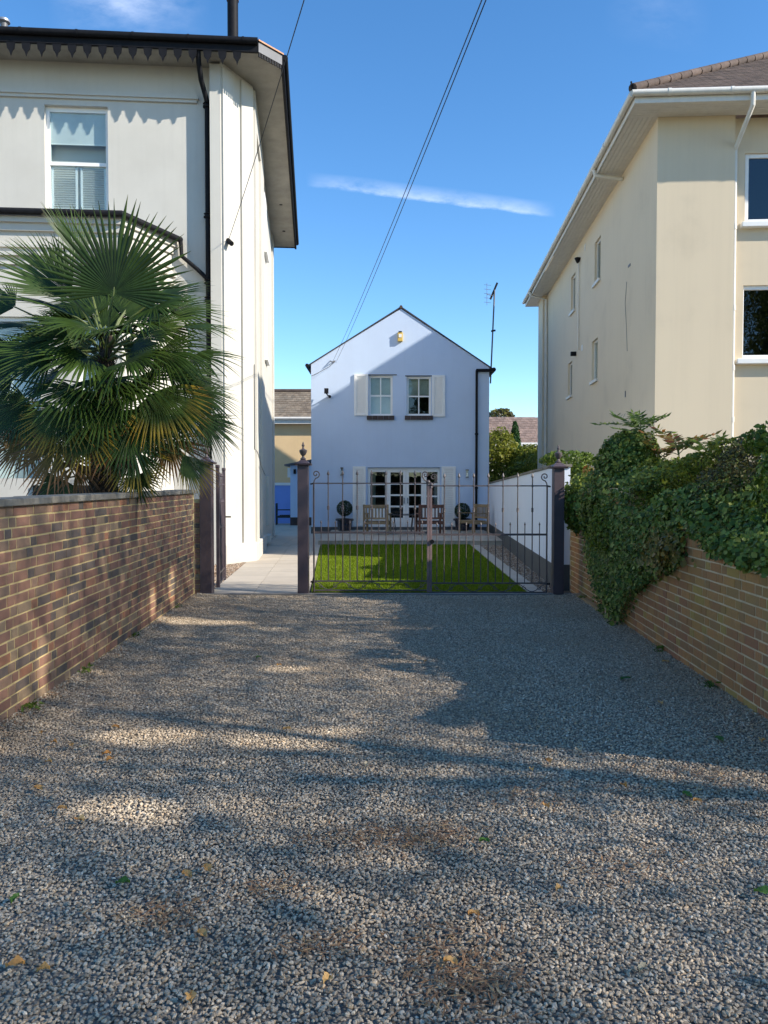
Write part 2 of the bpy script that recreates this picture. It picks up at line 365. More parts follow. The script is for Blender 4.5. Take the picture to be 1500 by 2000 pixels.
# path of square slabs
path = thing('path', (-2, 16, 0), None, None); put(path, kind='structure')
def slanted(mb, x0, x1, y0, y1, z0, z1):
    a = [(gx(x0,y0),y0),(gx(x1,y0),y0),(gx(x1,y1),y1),(gx(x0,y1),y1)]
    return mb.prism(a, z0, z1)
slanted(MB(), -2.58, -1.10, GY+.08, 21.2, -.03, .004).build('grout_bed', m_grout, path)
yy = GY+.09
while yy < 21.1:
    y2 = min(yy+.745, 21.2)
    slanted(MB(), -2.57, -1.925, yy, y2-.008, 0, .012+random.uniform(-.002,.002)).build('slab', m_slab, path)
    slanted(MB(), -1.917, -1.275, yy, y2-.008, 0, .012+random.uniform(-.002,.002)).build('slab', m_slab, path)
    slanted(MB(), -1.267, -1.10, yy, y2-.008, 0, .02).build('edging_slab', m_slab, path)
    yy = y2
cy = thing('courtyard', (-3, 28, 0), None, None); put(cy, kind='structure')
for i in range(6):
    for j in range(10):
        x0 = -6.4+j*.9; y0 = 21.22+i*2.4
        if x0+.9 > -1.76 and y0 < 26.6:
            if x0 > -1.9: continue
        if x0 > -2.6 and y0 > 26: continue
        mb = MB(); mb.box(x0, x0+.892, y0, y0+2.39, -.02, .011+random.uniform(-.002,.002)); mb.build('slab', m_slab, cy)
# lawn of artificial grass
LA = [(-1.08, GY+.1), (2.12, GY+.1), (2.36, 21.0), (-1.74, 21.0)]
m_turf = pm('turf_backing', (.05,.085,.012), .95, .3, 3, .4, 60)
mb = MB(); mb.prism(LA, -.03, .016); lawn = put(mb.build('lawn', m_turf), kind='structure')
def inlawn(x, y):
    t = (y-LA[0][1])/(LA[3][1]-LA[0][1]); return (x > LA[0][0]+(LA[3][0]-LA[0][0])*t+.01) & (x < LA[1][0]+(LA[2][0]-LA[1][0])*t-.01)
n = 230000; gxx = RNG.uniform(-1.8, 2.4, n); gyy = GY+.1+(9.8)*RNG.uniform(0, 1, n)**1.35; k = inlawn(gxx, gyy); gxx, gyy = gxx[k], gyy[k]; n = gxx.size
h = RNG.uniform(.018, .042, n); wd = RNG.uniform(.0025, .0045, n)*(1+(gyy-GY)*.09); a = RNG.uniform(0, PI, n); dx, dy = np.cos(a)*wd, np.sin(a)*wd; bx, by = RNG.normal(0, .012, n), RNG.normal(-.004, .012, n)
V = np.empty((n, 3, 3)); V[:,0] = np.c_[gxx-dx, gyy-dy, np.full(n,.014)]; V[:,1] = np.c_[gxx+dx, gyy+dy, np.full(n,.014)]; V[:,2] = np.c_[gxx+bx, gyy+by, .014+h]
m_grass = leafmat('turf_blades', [(0,(.11,.165,.004)),(.5,(.19,.28,.008)),(.9,(.27,.35,.014)),(1,(.38,.36,.06))], .5, .35)
put(link('turf', npmesh('turf', V.reshape(-1,3), np.arange(3*n).reshape(-1,3), m_grass)), 'short bright green artificial turf of the lawn', 'turf', kind='stuff')
# right border: paving strip + tan shingle bed
bd = thing('border_path', (2.4, 16, 0), None, None); put(bd, kind='structure')
yy = GY+.12
while yy < 20.95:
    y2 = min(yy+.6, 21.0); f = lambda y: 2.13+(2.36-2.12)*(y-GY)/9.8
    MB().prism([(f(yy),yy),(f(yy)+.24,yy),(f(y2)+.24,y2-.008),(f(y2),y2-.008)], -.02, .018).build('edging_slab', m_slab, bd); yy = y2
X, Y = jgrid(2.3, 3.5, GY+.12, 21.0, .03); f = 2.13+.0245*(Y-GY)+.24; k = (X > f) & (X < 2.71+.066*(Y-12)); X, Y = X[k], Y[k]
put(stones('shingle_bed', np.c_[X, Y, RNG.uniform(-.008,.008,X.size)], m_tan, .022, .042), 'tan shingle strip along the blue garden wall', 'shingle', kind='stuff')
X, Y = jgrid(-4.2, -2.5, GY+.2, 25.5, .03); k = (X < gx(-2.585, Y)) & (X > -3.7); X, Y = X[k], Y[k]
put(stones('shingle_bed', np.c_[X, Y, RNG.uniform(-.01,.01,X.size)], m_tan, .022, .042), 'tan shingle strip along the foot of the white villa', 'shingle', kind='stuff')
# terrace in front of the blue house
HB = 26.5
ter = thing('terrace', (.8, 23.8, 0), None, None); put(ter, kind='structure')
MB().box(-1.80, 3.42, 21.03, HB+.1, -.03, .118).build('terrace_base', m_slab, ter)
for i in range(7):
    for j in range(7):
        x0 = -1.80+j*.7463; y0 = 21.0+i*.78
        MB().box(x0, x0+.738, y0, y0+.772, .12, .14+random.uniform(-.002,.002)).build('slab', m_slab, ter)

# ================================================================== BRICK WALLS
def brickmesh(w_, mat, seed, dep=.05):
    rs = random.Random(seed); h_ = .0635; j = lambda s=.0022: rs.uniform(-s, s); e = .005
    mb = MB()
    a = [(0,0),(w_,0),(w_,h_),(0,h_)]
    outer = [(x+j(), 0.0, z+j()) for x, z in a]
    fr = [(x+(e if x == 0 else -e)+j(), -.002+j(.0012), z+(e if z == 0 else -e)+j(.0015)) for x, z in a]
    bk = [(x, dep, z) for x, z in a]
    mb.add(outer+fr+bk, [(4,5,6,7)]+[(i,(i+1)%4,(i+1)%4+4,i+4) for i in range(4)]+[((i+1)%4,i,i+8,(i+1)%4+8) for i in range(4)])
    return mb.mesh('brick', mat)
def brick_wall(name, label, A, B, H, slope, bmat, mmat, thick, coping, top_fn=None, skip=None, first=.5):
    A = Vector(A); B = Vector(B); d = (B-A); L = d.length; yaw = math.atan2(d.y, d.x)
    root = thing(name, (A.x, A.y, 0), label, 'wall', rot=(0, -slope, yaw))
    # local: x along, y away from the face (positive = into the wall), z up
    sgn = 1 if name == 'brick_wall' and A.x < 0 else -1
    core = MB(); zt = H
    hs = top_fn or (lambda x: H)
    if top_fn is None: core.box(0, L-.05, .001, thick, -.25, H)
    else:
        for (xa, xb, hh) in top_fn('segs', L): core.box(xa, xb, .001, thick, -.25, hh)
    if sgn < 0: core.v = [(x, -y, z) for x, y, z in core.v]
    core.build('mortar', mmat, root, local=True)
    var = {}
    for wname, w_ in (('s', .213), ('h', .101)):
        var[wname] = [brickmesh(w_, bmat, 31*q+len(wname)+int(w_*1000)) for q in range(5)]
        if sgn < 0:
            for me in var[wname]:
                for v_ in me.vertices: v_.co.y *= -1
                me.flip_normals()
    cells = []
    nc = int(2.0/.075)
    for c_ in range(-2, nc):
        z = c_*.075+.006; x = -.1 + (0 if c_ % 2 else -.164) + random.uniform(-.015,.015); s_ = c_ % 2
        while x < L:
            kind_ = 's' if s_ else 'h'; w_ = .213 if s_ else .101
            s_ = 1-s_
            hh = H if top_fn is None else top_fn('h', x)
            if x+w_ > 0.0 and x+w_ < L+.001 and x > -.12 and z+.064 <= hh+.004: cells.append((x, z, kind_))
            x += w_+.0105
    cells = [c_ for c_ in cells if not (skip and skip(c_[0], c_[1]))]
    cells = [c_ for c_ in cells if c_[0] >= 0]
    def size(c_):
        pw = Matrix.Rotation(yaw, 3, 'Z') @ Vector((c_[0], 0, c_[1])) + Vector((A.x, A.y, 0))
        u = 750+1500*pw.x/max(pw.y,.5); vis = -60 < u < 1540
        return (0 if vis else 1, pw.y)
    cells.sort(key=size)
    for i, (x, z, kd) in enumerate(cells[:300]):
        me = random.choice(var[kd]); o = link('brick', me, root); o.location = (x, random.uniform(-.003,.0008)*sgn, z)
    rest = MB()
    for (x, z, kd) in cells[300:]:
        me = random.choice(var[kd]); yj = random.uniform(-.003,.0008)*sgn
        rest.add([(v_.co.x+x, v_.co.y+yj, v_.co.z+z) for v_ in me.vertices], [tuple(p_.vertices) for p_ in me.polygons])
    if rest.v:
        o = link('brickwork', rest.mesh('brickwork', bmat, flip=False), root); put(o, kind='stuff')
    return root, L, sgn
m_bl = brickmat('brown_stock_brick', [(0,(.30,.15,.10)),(.18,(.24,.115,.08)),(.36,(.32,.19,.12)),(.5,(.10,.082,.07)),(.58,(.28,.14,.092)),(.72,(.21,.135,.092)),(.81,(.13,.10,.085)),(.88,(.29,.20,.12)),(.94,(.35,.15,.08))], (.23,.145,.088))
m_ml = pm('yellow_mortar', (.56,.42,.19), .95, .2, 8, .5, 90, .006)
Aw = (lx(4.0), 4.0, 0); Bw = (lx(11.02), 11.02, 0)
lw, L, sg = brick_wall('brick_wall', 'long brown brick wall with yellow mortar and grey coping, left of the driveway', Aw, Bw, 1.421, R(.52), m_bl, m_ml, .22, True)
x = 0
while x < L:
    x2 = min(x+random.uniform(.86,.92), L+.03)
    cb = MB(); cb.box(x, x2-.006, -.035, .26, 1.424, 1.477+random.uniform(-.003,.003)); cb.build('coping_stone', m_coping, lw, local=True, bevel=.008); x = x2
# narrow brick pier between wall end and gate post
pier = thing('brick_pier', (-2.8, 11.25, 0), 'narrow brick pier standing in the gap between brown wall and gate post', 'pier')
mb = MB(); mb.box(-2.83, -2.685, 11.24, 11.45, -.05, 1.40); mb.build('core', m_ml, pier)
for c_ in range(18):
    for q in range(1):
        mb = MB(); mb.box(-2.835, -2.68, 11.228, 11.44, c_*.075+.006, c_*.075+.071); mb.build('brick', m_bl, pier, bevel=.004)
m_br = brickmat('mossy_red_brick', [(0,(.46,.19,.08)),(.2,(.40,.16,.075)),(.4,(.50,.235,.09)),(.55,(.36,.185,.085)),(.7,(.54,.24,.085)),(.82,(.42,.23,.095)),(.92,(.46,.30,.085))], (.30,.165,.075), (.46,.28,.045), .45)
m_mr = pm('pale_mortar', (.70,.54,.33), .95, .15, 8, .5, 90, .006, dirt=(.35,.22,.08), dirt_amt=.4)
STEP = 4.55
def rtop(what, x):
    if what == 'segs': return [(0, STEP, 1.05), (STEP, x, 1.56)]
    return 1.05 if x < STEP else 1.56
Ar = (rx(4.0), 4.0, 0); Br = (rx(11.9), 11.9, 0)
rw, L2, sg2 = brick_wall('brick_wall', 'mossy red brick wall with pale mortar under the ivy, right of the driveway', Ar, Br, 1.05, 0.0, m_br, m_mr, .22, False, top_fn=rtop)
x = 0
while x < STEP-.05:                                           # brick-on-edge top course
    cb = MB(); cb.box(x, x+.067, -.228+.0, .016, 1.058, 1.160); cb.v = [(a_, b_, c_) for a_, b_, c_ in cb.v]
    if x < 3.4: cb.build('coping_brick', m_br, rw, local=True, bevel=.005)
    x += .0765
cb = MB(); cb.box(0, STEP, -.225, .008, 1.05, 1.150); cb.build('coping_mortar', m_mr, rw, local=True)
cb = MB(); cb.box(STEP+.02, 7.0, -.0, .09, -.1, .05)
cb.build('footing', pm('sandy_footing', (.34,.22,.10), .95, .2, 8, .4, 60), rw, local=True, bevel=.02)

# ================================================================== WHITE VILLA (left)
VM = Matrix.Translation((-3.51, 15.85, 0)) @ Matrix.Rotation(R(4.3), 4, 'Z')
VMi = VM.inverted()
villa = thing('white_villa', (-5.5, 18, 0), 'tall white rendered villa with black gutters and scalloped eaves', 'house')
def V_(mb, name, mat, parent=villa, **k): return mb.xf(VM).build(name, mat, parent, **k)
def vz(v, Y): return P(750, v, Y).z
EZ = 10.32                                                     # top of the front gutter
wx0, wx1 = -3.30, -2.06; wz0, wz1 = 7.12, 9.24                  # upstairs sash window
mb = MB()
for a_, b_, c_, d_ in ((-8,wx0,-.05,10.1),(wx1,0,-.05,10.1),(wx0,wx1,-.05,wz0),(wx0,wx1,wz1,10.1)): mb.box(a_, b_, 0, .32, c_, d_)
V_(mb, 'front_wall', m_white)
mb = MB(); mb.prism([(0,-.24),(.21,-.24),(.21,.33),(0,.33)], -.05, 10.05); V_(mb, 'corner_pilaster', m_white)
cnr = [(.212,-.24),(.777,.593),(.565,9.63),(-8,9.63),(-8,.33),(.212,.33)]
mb = MB(); mb.prism(cnr, -.05, 10.12); V_(mb, 'side_wall', m_white)
def on_seg(a, b, t0, t1, out, z0, z1, thick=.1):
    a, b = Vector(a), Vector(b); d = (b-a).normalized(); n_ = Vector((d.y, -d.x)); p0, p1 = a+d*t0, a+d*t1
    return MB().prism([tuple(p0-n_*thick), tuple(p1-n_*thick), tuple(p1+n_*out), tuple(p0+n_*out)], z0, z1)
A0, A1, A2 = (.212,-.24), (.777,.593), (.565,9.63)
for t0, t1 in ((.03, .34), (.60, .97)): V_(on_seg(A0, A1, t0, t1, .045, -.04, 10.0), 'pilaster', m_white)
V_(on_seg(A1, A2, .05, .55, .05, -.04, 10.0), 'pilaster', m_white)
V_(on_seg(A1, A2, 2.0, 3.3, .05, -.04, 10.05), 'pilaster', m_white)
V_(on_seg(A1, A2, 8.3, 9.03, .045, -.04, 10.05), 'pilaster', m_white)
V_(on_seg(A1, A2, .6, 2.0, .05, 9.35, 10.05), 'frieze', m_white)
V_(on_seg(A0, A1, 0, 1.0, .085, 0, .42), 'plinth', m_white, bevel=.02); V_(on_seg(A1, A2, 0, 3.4, .075, 0, .38), 'plinth', m_white, bevel=.02)
V_(on_seg(A1, A2, 4.3, 4.9, .09, .55, 1.9), 'buttress', m_white, bevel=.02); V_(on_seg(A1, A2, 4.2, 5.0, .12, .1, .3), 'buttress', m_white, bevel=.02)
# side windows: blank narrow sashes seen edge-on
for z0, z1, t0 in ((5.1, 7.3, 4.2), (7.9, 9.4, 4.0)):
    w_ = V_(on_seg(A1, A2, t0, t0+.9, .03, z0, z1), 'blind_window', m_wpaint); V_(on_seg(A1, A2, t0-.06, t0+.96, .09, z0-.1, z0-.03), 'sill', m_wpaint, w_)
# string course and front eaves
mb = MB(); mb.box(-8, -.28, -.05, .02, 9.36, 9.42); mb.box(-8, -.25, -.085, .02, 9.42, 9.47); mb.box(-8, -.28, -.045, .02, 9.47, 9.53); V_(mb, 'string_course', m_white)
# roof slab: soffit + low hip
def ez(y): return -.05*max(0, y)
ol = [(-8.3,-.62),(1.0,-.62),(1.43,-.2),(1.29,10.0),(-8.3,10.0)]
def ring(z, off=0): return [(x, y, z+ez(y)) for x, y in ol]
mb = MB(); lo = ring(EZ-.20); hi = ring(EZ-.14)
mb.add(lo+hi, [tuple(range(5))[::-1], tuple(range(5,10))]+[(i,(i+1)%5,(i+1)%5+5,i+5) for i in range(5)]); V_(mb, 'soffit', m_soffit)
rf = [(-8.2,-.5),(.95,-.5),(1.3,-.14),(1.18,9.8),(-8.2,9.8)]; rg = [(-8.2,4.6),(-3.4,4.6)]
mb = MB(); b_ = [(x, y, EZ-.13+ez(y)) for x, y in rf]; b_ += [(-8.2,4.6,EZ+1.35),(-3.5,4.6,EZ+1.35)]
mb.add(b_, [(0,1,6,5),(1,2,6),(2,3,6),(3,4,5,6),(0,5,4),(0,4,3,2,1)]); roofw = V_(mb, 'roof', m_roofside)
mb = MB(); mb.box(-8.3, 1.0, -.66, -.60, EZ-.235, EZ-.02); V_(mb, 'fascia', m_black)
gut = MB(); gut.tube([(-8.3,-.70,EZ-.05),(1.0,-.70,EZ-.05)], .065, 10); gt = V_(gut, 'gutter', m_black, smooth=True)
for i in range(9):
    mb = MB(); mb.tube([(-7.7+i*1.05,-.70,EZ-.05),(-7.66+i*1.05,-.70,EZ-.05)], .073, 10); V_(mb, 'gutter_joint', m_black, gt, smooth=True)
mb = MB(); mb.obox((1.0,-.64,EZ-.13), (1.43,-.21,EZ-.13), .04, .20); V_(mb, 'corner_fascia', m_leadw)
mb = MB(); mb.obox((1.0,-.67,EZ-.02), (1.46,-.21,EZ-.02), .06, .03); V_(mb, 'corner_trim', m_copper)
for i in range(9):
    t_ = (i+.5)/9; x_ = 1.0+.43*t_; y_ = -.645+.43*t_
    mb = MB(); mb.obox((x_-.016,y_-.016,EZ-.265),(x_+.016,y_+.016,EZ-.265), .02, .10); V_(mb, 'valance_tooth', m_black)
mb = MB(); mb.obox((1.45,-.2,EZ-.15), (1.31,10.02,EZ-.15+ez(10)), .06, .22); V_(mb, 'side_fascia', m_black)
mb = MB(); mb.tube([(1.50,-.2,EZ-.07), (1.36,10.02,EZ-.07+ez(10))], .06, 10); V_(mb, 'gutter', m_black, smooth=True)
mb = MB(); mb.box(-2.0, 1.31, 9.98, 10.04, EZ-.22+ez(10), EZ-.02+ez(10)); V_(mb, 'rear_fascia', m_black)
for i in range(28):
    x_ = -7.1+i*.285
    if x_ > .93: break
    mb = MB(); mb.prism([(x_-.085,EZ-.22),(x_+.085,EZ-.22),(x_+.075,EZ-.30),(x_+.068,EZ-.35),(x_+.03,EZ-.40),(x_+.010,EZ-.46),(x_,EZ-.49),(x_-.010,EZ-.46),(x_-.03,EZ-.40),(x_-.068,EZ-.35),(x_-.075,EZ-.30)], -.655, -.625, 'y')
    V_(mb, 'valance_tooth', m_black)
for yv in (1.0, 2.6, 4.4, 6.6, 8.6):
    z_ = EZ-.2+ez(yv); mb = MB(); mb.lathe((1.10-.012*yv, yv, z_-.012), [(.001,0),(.05,0),(.05,.02),(.001,.02)], 12); V_(mb, 'soffit_vent', m_black)
# sash window
win = V_(MB().box(wx0, wx0+.07, .10, .18, wz0, wz1).box(wx1-.07, wx1, .10, .18, wz0, wz1).box(wx0+.07, wx1-.07, .10, .18, wz1-.09, wz1).box(wx0+.07, wx1-.07, .10, .18, wz0, wz0+.07), 'sash_window', m_wpaint)
zm = wz0+1.0
V_(MB().box(wx0+.07, wx1-.07, .095, .150, zm-.035, zm+.035), 'meeting_rail', m_wpaint, win)
for z0, z1, y_ in ((zm+.035, wz1-.09, .115), (wz0+.07, zm-.035, .130)): V_(MB().box(wx0+.07, wx1-.07, y_, y_+.006, z0, z1), 'pane', m_glass, win)
V_(MB().box(wx0+.07, wx1-.07, .15, .156, zm+.42, wz1-.05), 'roller_blind', m_blind, win); V_(MB().box(wx0+.07, wx1-.07, .147, .17, zm+.40, zm+.425), 'blind_bar', m_wpaint, win)
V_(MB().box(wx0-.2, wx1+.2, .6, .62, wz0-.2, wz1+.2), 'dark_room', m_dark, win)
xm = (wx0+wx1)/2
for xa, xb in ((wx0+.08, xm-.03), (xm+.03, wx1-.08)):
    sh = V_(MB().box(xa, xa+.04, .145, .165, wz0+.06, zm-.02).box(xb-.04, xb, .145, .165, wz0+.06, zm-.02).box(xa, xb, .145, .165, zm-.06, zm-.02).box(xa, xb, .145, .165, wz0+.06, wz0+.11), 'shutter', m_wpaint, win)
    lo_ = MB(); z = wz0+.13
    while z < zm-.07: lo_.obox((xa+.04, .162, z), (xb-.04, .162, z), .036, .006, (0,.5,.86)); z += .046
    V_(lo_, 'louvres', m_wpaint, win)
V_(MB().box(wx0-.06, wx1+.06, -.05, .10, wz0-.08, wz0), 'sill', m_wpaint, win)
# downpipe
dp = MB(); X_ = -.07
dp.tube([(X_-.09,-.60,EZ-.14),(X_-.09,-.55,EZ-.42),(X_-.07,-.4,EZ-.68),(X_,-.12,EZ-.95),(X_,-.10,EZ-1.1),(X_,-.10,.2)], .05, 10)
dpo = V_(dp, 'downpipe', m_black, smooth=True)
for z_ in (9.28, 7.08, 5.75, 5.40, 3.2, 1.6):
    V_(MB().lathe((X_,-.10,z_-.05), [(.05,0),(.085,.015),(.085,.04),(.06,.05),(.06,.08),(.085,.09),(.05,.11)], 12), 'pipe_collar', m_black, dpo, smooth=True)
# bay with black gutter
BZ = 6.62; BY = -1.4
mb = MB(); pl = [(-8,BY+.17),(-1.50,BY+.17),(-.80,.0),(-8,.0)]
mb.prism(pl, 4.75, BZ-.05); V_(mb, 'bay_wall', m_white)
def bayband(o, z0, z1, name='bay_moulding', mat=m_white):
    V_(MB().prism([(-8,BY+.17-o),(-1.50+.42*o,BY+.17-o),(-.80+.9*o,.0),(-8,.0)], z0, z1), name, mat)
bayband(.12, BZ-.16, BZ-.02); bayband(.06, BZ-.30, BZ-.16); bayband(.05, 6.02, 6.07); bayband(.09, 5.86, 5.92); bayband(.06, 5.70, 5.76)
bayband(.10, BZ-.02, BZ+.06, 'bay_roof', m_leadw)
g = MB(); g.tube([(-8,BY-.03,BZ),(-1.43,BY-.03,BZ),(-.62,-.06,BZ-.02)], .06, 10); V_(g, 'bay_gutter', m_black, smooth=True)
g = MB(); g.tube([(-.62,-.08,BZ-.05),(-.60,-.08,BZ-.35),(-.3,-.09,BZ-.60),(X_,-.10,BZ-.82)], .042, 8); V_(g, 'bay_downpipe', m_black, smooth=True)
for xa, xb in ((-8,-5.75),(-5.05,-4.2),(-3.0,-2.3),(-1.75,-1.50)): V_(MB().box(xa, xb, BY+.17, BY+.40, .0, 4.75), 'bay_pier', m_white)
V_(MB().prism([(-1.5,BY+.17),(-.8,0),(-1.1,0),(-1.6,BY+.4)], 0, 4.75), 'bay_pier', m_white)
V_(MB().box(-8, -1.5, BY+.17, BY+.4, 0, 1.75), 'bay_apron', m_white)
for xa, xb in ((-5.75,-5.05),(-4.2,-3.0),(-2.3,-1.75)):
    w_ = V_(MB().box(xa, xa+.06, BY+.24, BY+.32, 1.75, 4.75).box(xb-.06, xb, BY+.24, BY+.32, 1.75, 4.75).box(xa+.06, xb-.06, BY+.24, BY+.32, 3.2, 3.27).box(xa+.06, xb-.06, BY+.24, BY+.32, 4.68, 4.75), 'bay_window', m_wpaint)
    V_(MB().box(xa+.06, xb-.06, BY+.27, BY+.276, 1.75, 4.68), 'pane', m_glass, w_); V_(MB().box(xa, xb, BY+.45, BY+.47, 1.7, 4.8), 'pale_backing', m_blind, w_)  # pale panel behind each pane stands in for its reflection
V_(MB().box(-3.15, -1.95, BY+.12, BY+.169, .9, 1.62), 'vent_grille', m_black)
# chimney flue, small vent, on the roof
fl = thing('flue', P(455, 78, 16.6), 'black metal flue pipe with rust coloured band on the villa roof', 'flue')
a = P(455, 95, 16.6); b2 = P(455, 2, 16.6)
MB().lathe(a, [(.115,-.1),(.115,b2.z-a.z-.0)], 16).build('pipe', m_black, fl, smooth=True); MB().lathe((a.x,a.y,b2.z), [(.13,0),(.13,.05)], 16).build('band', m_copper, fl); MB().lathe((a.x,a.y,b2.z+.05), [(.1,0),(.1,.12),(.2,.14),(.2,.2),(.02,.34)], 16).build('cowl', m_black, fl, smooth=True)
vt = thing('roof_vent', P(8, 60, 16.0), 'small grey mushroom vent on the villa roof at the far left', 'vent'); a = P(8, 62, 16.0)
MB().lathe(a, [(.07,-.3),(.07,.17)], 14).build('pipe', m_leadw, vt, smooth=True); MB().lathe((a.x,a.y,a.z+.17), [(.07,0),(.12,.02),(.11,.07),(.02,.1)], 14).build('cap', m_alu, vt, smooth=True)
# camera on villa corner + cables
def seg_pt(a, b, t, out, z):
    a, b = Vector(a), Vector(b); d = (b-a).normalized(); n_ = Vector((d.y,-d.x)); p_ = a+d*t+n_*out; return VM @ Vector((p_.x, p_.y, z))
vq = seg_pt(A0, A1, .12, .10, 6.55)
cc = thing('security_camera', vq, 'small black security camera on the white corner of the villa', 'camera')
MB().tube([vq+Vector((-.1,.05,.02)), vq+Vector((0,0,.02))], .018, 6).build('bracket', m_black, cc); MB().tube([vq+Vector((-.03,.05,.04)), vq+Vector((.07,-.08,-.07))], .05, 8).build('housing', m_black, cc, smooth=True)
cb = MB(); pts = [seg_pt(A1, A2, t_, .056, z_) for t_, z_ in ((.1,2.35),(.5,2.3),(1.2,2.12),(2.0,2.02),(3.2,1.9))]; cb.tube([seg_pt(A0,A1,.95,.06,4.2), seg_pt(A0,A1,.95,.06,2.4)]+pts, .008, 5); cb.build('wall_cable', m_leadw, villa)

# ================================================================== CREAM BLOCK (right)
ang = math.atan(.056); CM = Matrix.Translation((5.27, 15.0, 0)) @ Matrix.Rotation(-ang, 4, 'Z')
cream = thing('cream_block', (8, 20, 0), 'three storey cream rendered apartment block with hipped brown tiled roof', 'building')
def C_(mb, name, mat, parent=cream, **k): return mb.xf(CM).build(name, mat, parent, **k)
SZ = 8.70; CL = 14.75
cw = [(1.72, 3.6, 6.70, 8.03), (1.66, 3.6, 4.08, 5.5)]
mb = MB(); mb.box(0, 1.46, 0, .3, -.05, SZ); C_(mb, 'front_wall', m_cream)
mb = MB(); xs = (1.46, 1.7, 3.6, 9.0)
zs = [-.05]
for a_, b_, c_, d_ in cw[::-1]: zs += [c_, d_]
zs.append(SZ)
for i in range(0, len(zs)-1):
    if i % 2 == 0: mb.box(1.462, 9, .13, .3, zs[i], zs[i+1])
    else: mb.box(1.462, 1.70, .13, .3, zs[i], zs[i+1]); mb.box(3.6, 9, .13, .3, zs[i], zs[i+1])
C_(mb, 'bay_wall', m_cream)
# side wall with window openings (local y along)
sw = [(4.85,5.55,6.95,8.05),(8.2,8.9,6.95,8.05),(5.1,5.8,4.42,5.5),(8.6,9.3,4.43,5.47)]
def sidewall(mb, x0, x1, ya, yb, za, zb, ops):
    ys = sorted({ya, yb}|{o for q in ops for o in q[:2]}); zz = sorted({za, zb}|{o for q in ops for o in q[2:]})
    for i in range(len(ys)-1):
        for j in range(len(zz)-1):
            cy_, cz = (ys[i]+ys[i+1])/2, (zz[j]+zz[j+1])/2
            if any(q[0] < cy_ < q[1] and q[2] < cz < q[3] for q in ops): continue
            mb.box(x0, x1, ys[i], ys[i+1], zz[j], zz[j+1])
    return mb
C_(sidewall(MB(), 0, .3, .302, CL, -.05, SZ, sw), 'side_wall', m_cream)
C_(MB().box(-.16, -.002, CL-1.1, CL, -.05, SZ), 'end_return', m_cream)
C_(MB().box(.302, 9, CL-.3, CL, -.05, SZ), 'rear_wall', m_cream)
for i, (a_, b_, c_, d_) in enumerate(sw):
    wdw = C_(MB().box(.06, .12, a_, a_+.06, c_, d_).box(.06, .12, b_-.06, b_, c_, d_).box(.06, .12, a_+.06, b_-.06, d_-.06, d_).box(.06, .12, a_+.06, b_-.06, c_, c_+.06), 'window', m_cpaint)
    C_(MB().box(.085, .09, a_+.06, b_-.06, c_+.06, d_-.06), 'pane', m_glass if i != 3 else m_glassd, wdw); C_(MB().box(.2, .22, a_, b_, c_, d_), 'backing', m_blind if i == 2 else m_dark, wdw)
    C_(MB().box(-.06, .1, a_-.05, b_+.05, c_-.07, c_), 'sill', m_cpaint, wdw)
for (a_, b_, c_, d_) in cw:
    wdw = C_(MB().box(a_, a_+.07, .17, .25, c_, d_).box(b_-.07, b_, .17, .25, c_, d_).box(a_+.07, b_-.07, .17, .25, d_-.08, d_).box(a_+.07, b_-.07, .17, .25, c_, c_+.08).box(a_+.58, a_+.66, .17, .25, c_+.08, d_-.08), 'window', m_wpaint, bevel=.008)
    C_(MB().box(a_+.07, a_+.58, .20, .206, c_+.08, d_-.08), 'pane', m_glassd, wdw); C_(MB().box(a_+.66, b_-.07, .20, .206, c_+.08, d_-.08), 'pane', m_glassd, wdw)
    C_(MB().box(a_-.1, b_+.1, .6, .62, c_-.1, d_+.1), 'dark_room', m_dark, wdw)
    C_(MB().box(a_-.10, b_+.05, .0, .2, c_-.11, c_-.012), 'sill', m_wpaint, wdw, bevel=.01)
# eaves: fascia boards, soffit planks, gutter, roof tiles
OV = .57
for i in range(6):
    y0 = -OV+.02+i*.093; C_(MB().box(-OV, 9.5, y0, y0+.087, SZ, SZ+.02), 'soffit_board', m_cpaint)
for i in range(6):
    x0 = -OV+.02+i*.093; C_(MB().box(x0, x0+.087, -.002, CL+OV, SZ, SZ+.02), 'soffit_board', m_cpaint)
C_(MB().box(-OV-.02, 9.5, -OV-.025, -OV, SZ-.012, SZ+.19), 'fascia', m_cpaint); C_(MB().box(-OV-.025, -OV, -OV, CL+OV, SZ-.012, SZ+.19), 'fascia', m_cpaint); C_(MB().box(-OV, 5, CL+OV, CL+OV+.02, SZ-.012, SZ+.19), 'fascia', m_cpaint)
def gutter(path, nj, nm='gutter'):
    g_ = C_(MB().tube(path, .06, 10), nm, m_cpaint, smooth=True)
    a, b = Vector(path[0]), Vector(path[-1])
    for i in range(nj):
        p_ = a.lerp(b, (i+.6)/nj); d = (b-a).normalized()*.03; C_(MB().tube([p_-d, p_+d], .068, 10), 'gutter_clip', m_cpaint, bpy.data.objects[g_.name], smooth=True)
gutter([(-OV-.09,-OV-.08,SZ+.15),(9.5,-OV-.08,SZ+.15)], 9); gutter([(-OV-.085,-OV-.08,SZ+.14),(-OV-.085,CL+OV,SZ+.14)], 12)
TP = .666
def rz(x, y): return SZ+.20+TP*min(x+OV+.06, y+OV+.06)
mb = MB(); e_ = OV+.06; k_ = 7.0
ap = (-e_+k_, -e_+k_, SZ+.18+TP*k_); ap2 = (-e_+k_, CL+e_-k_, SZ+.18+TP*k_)
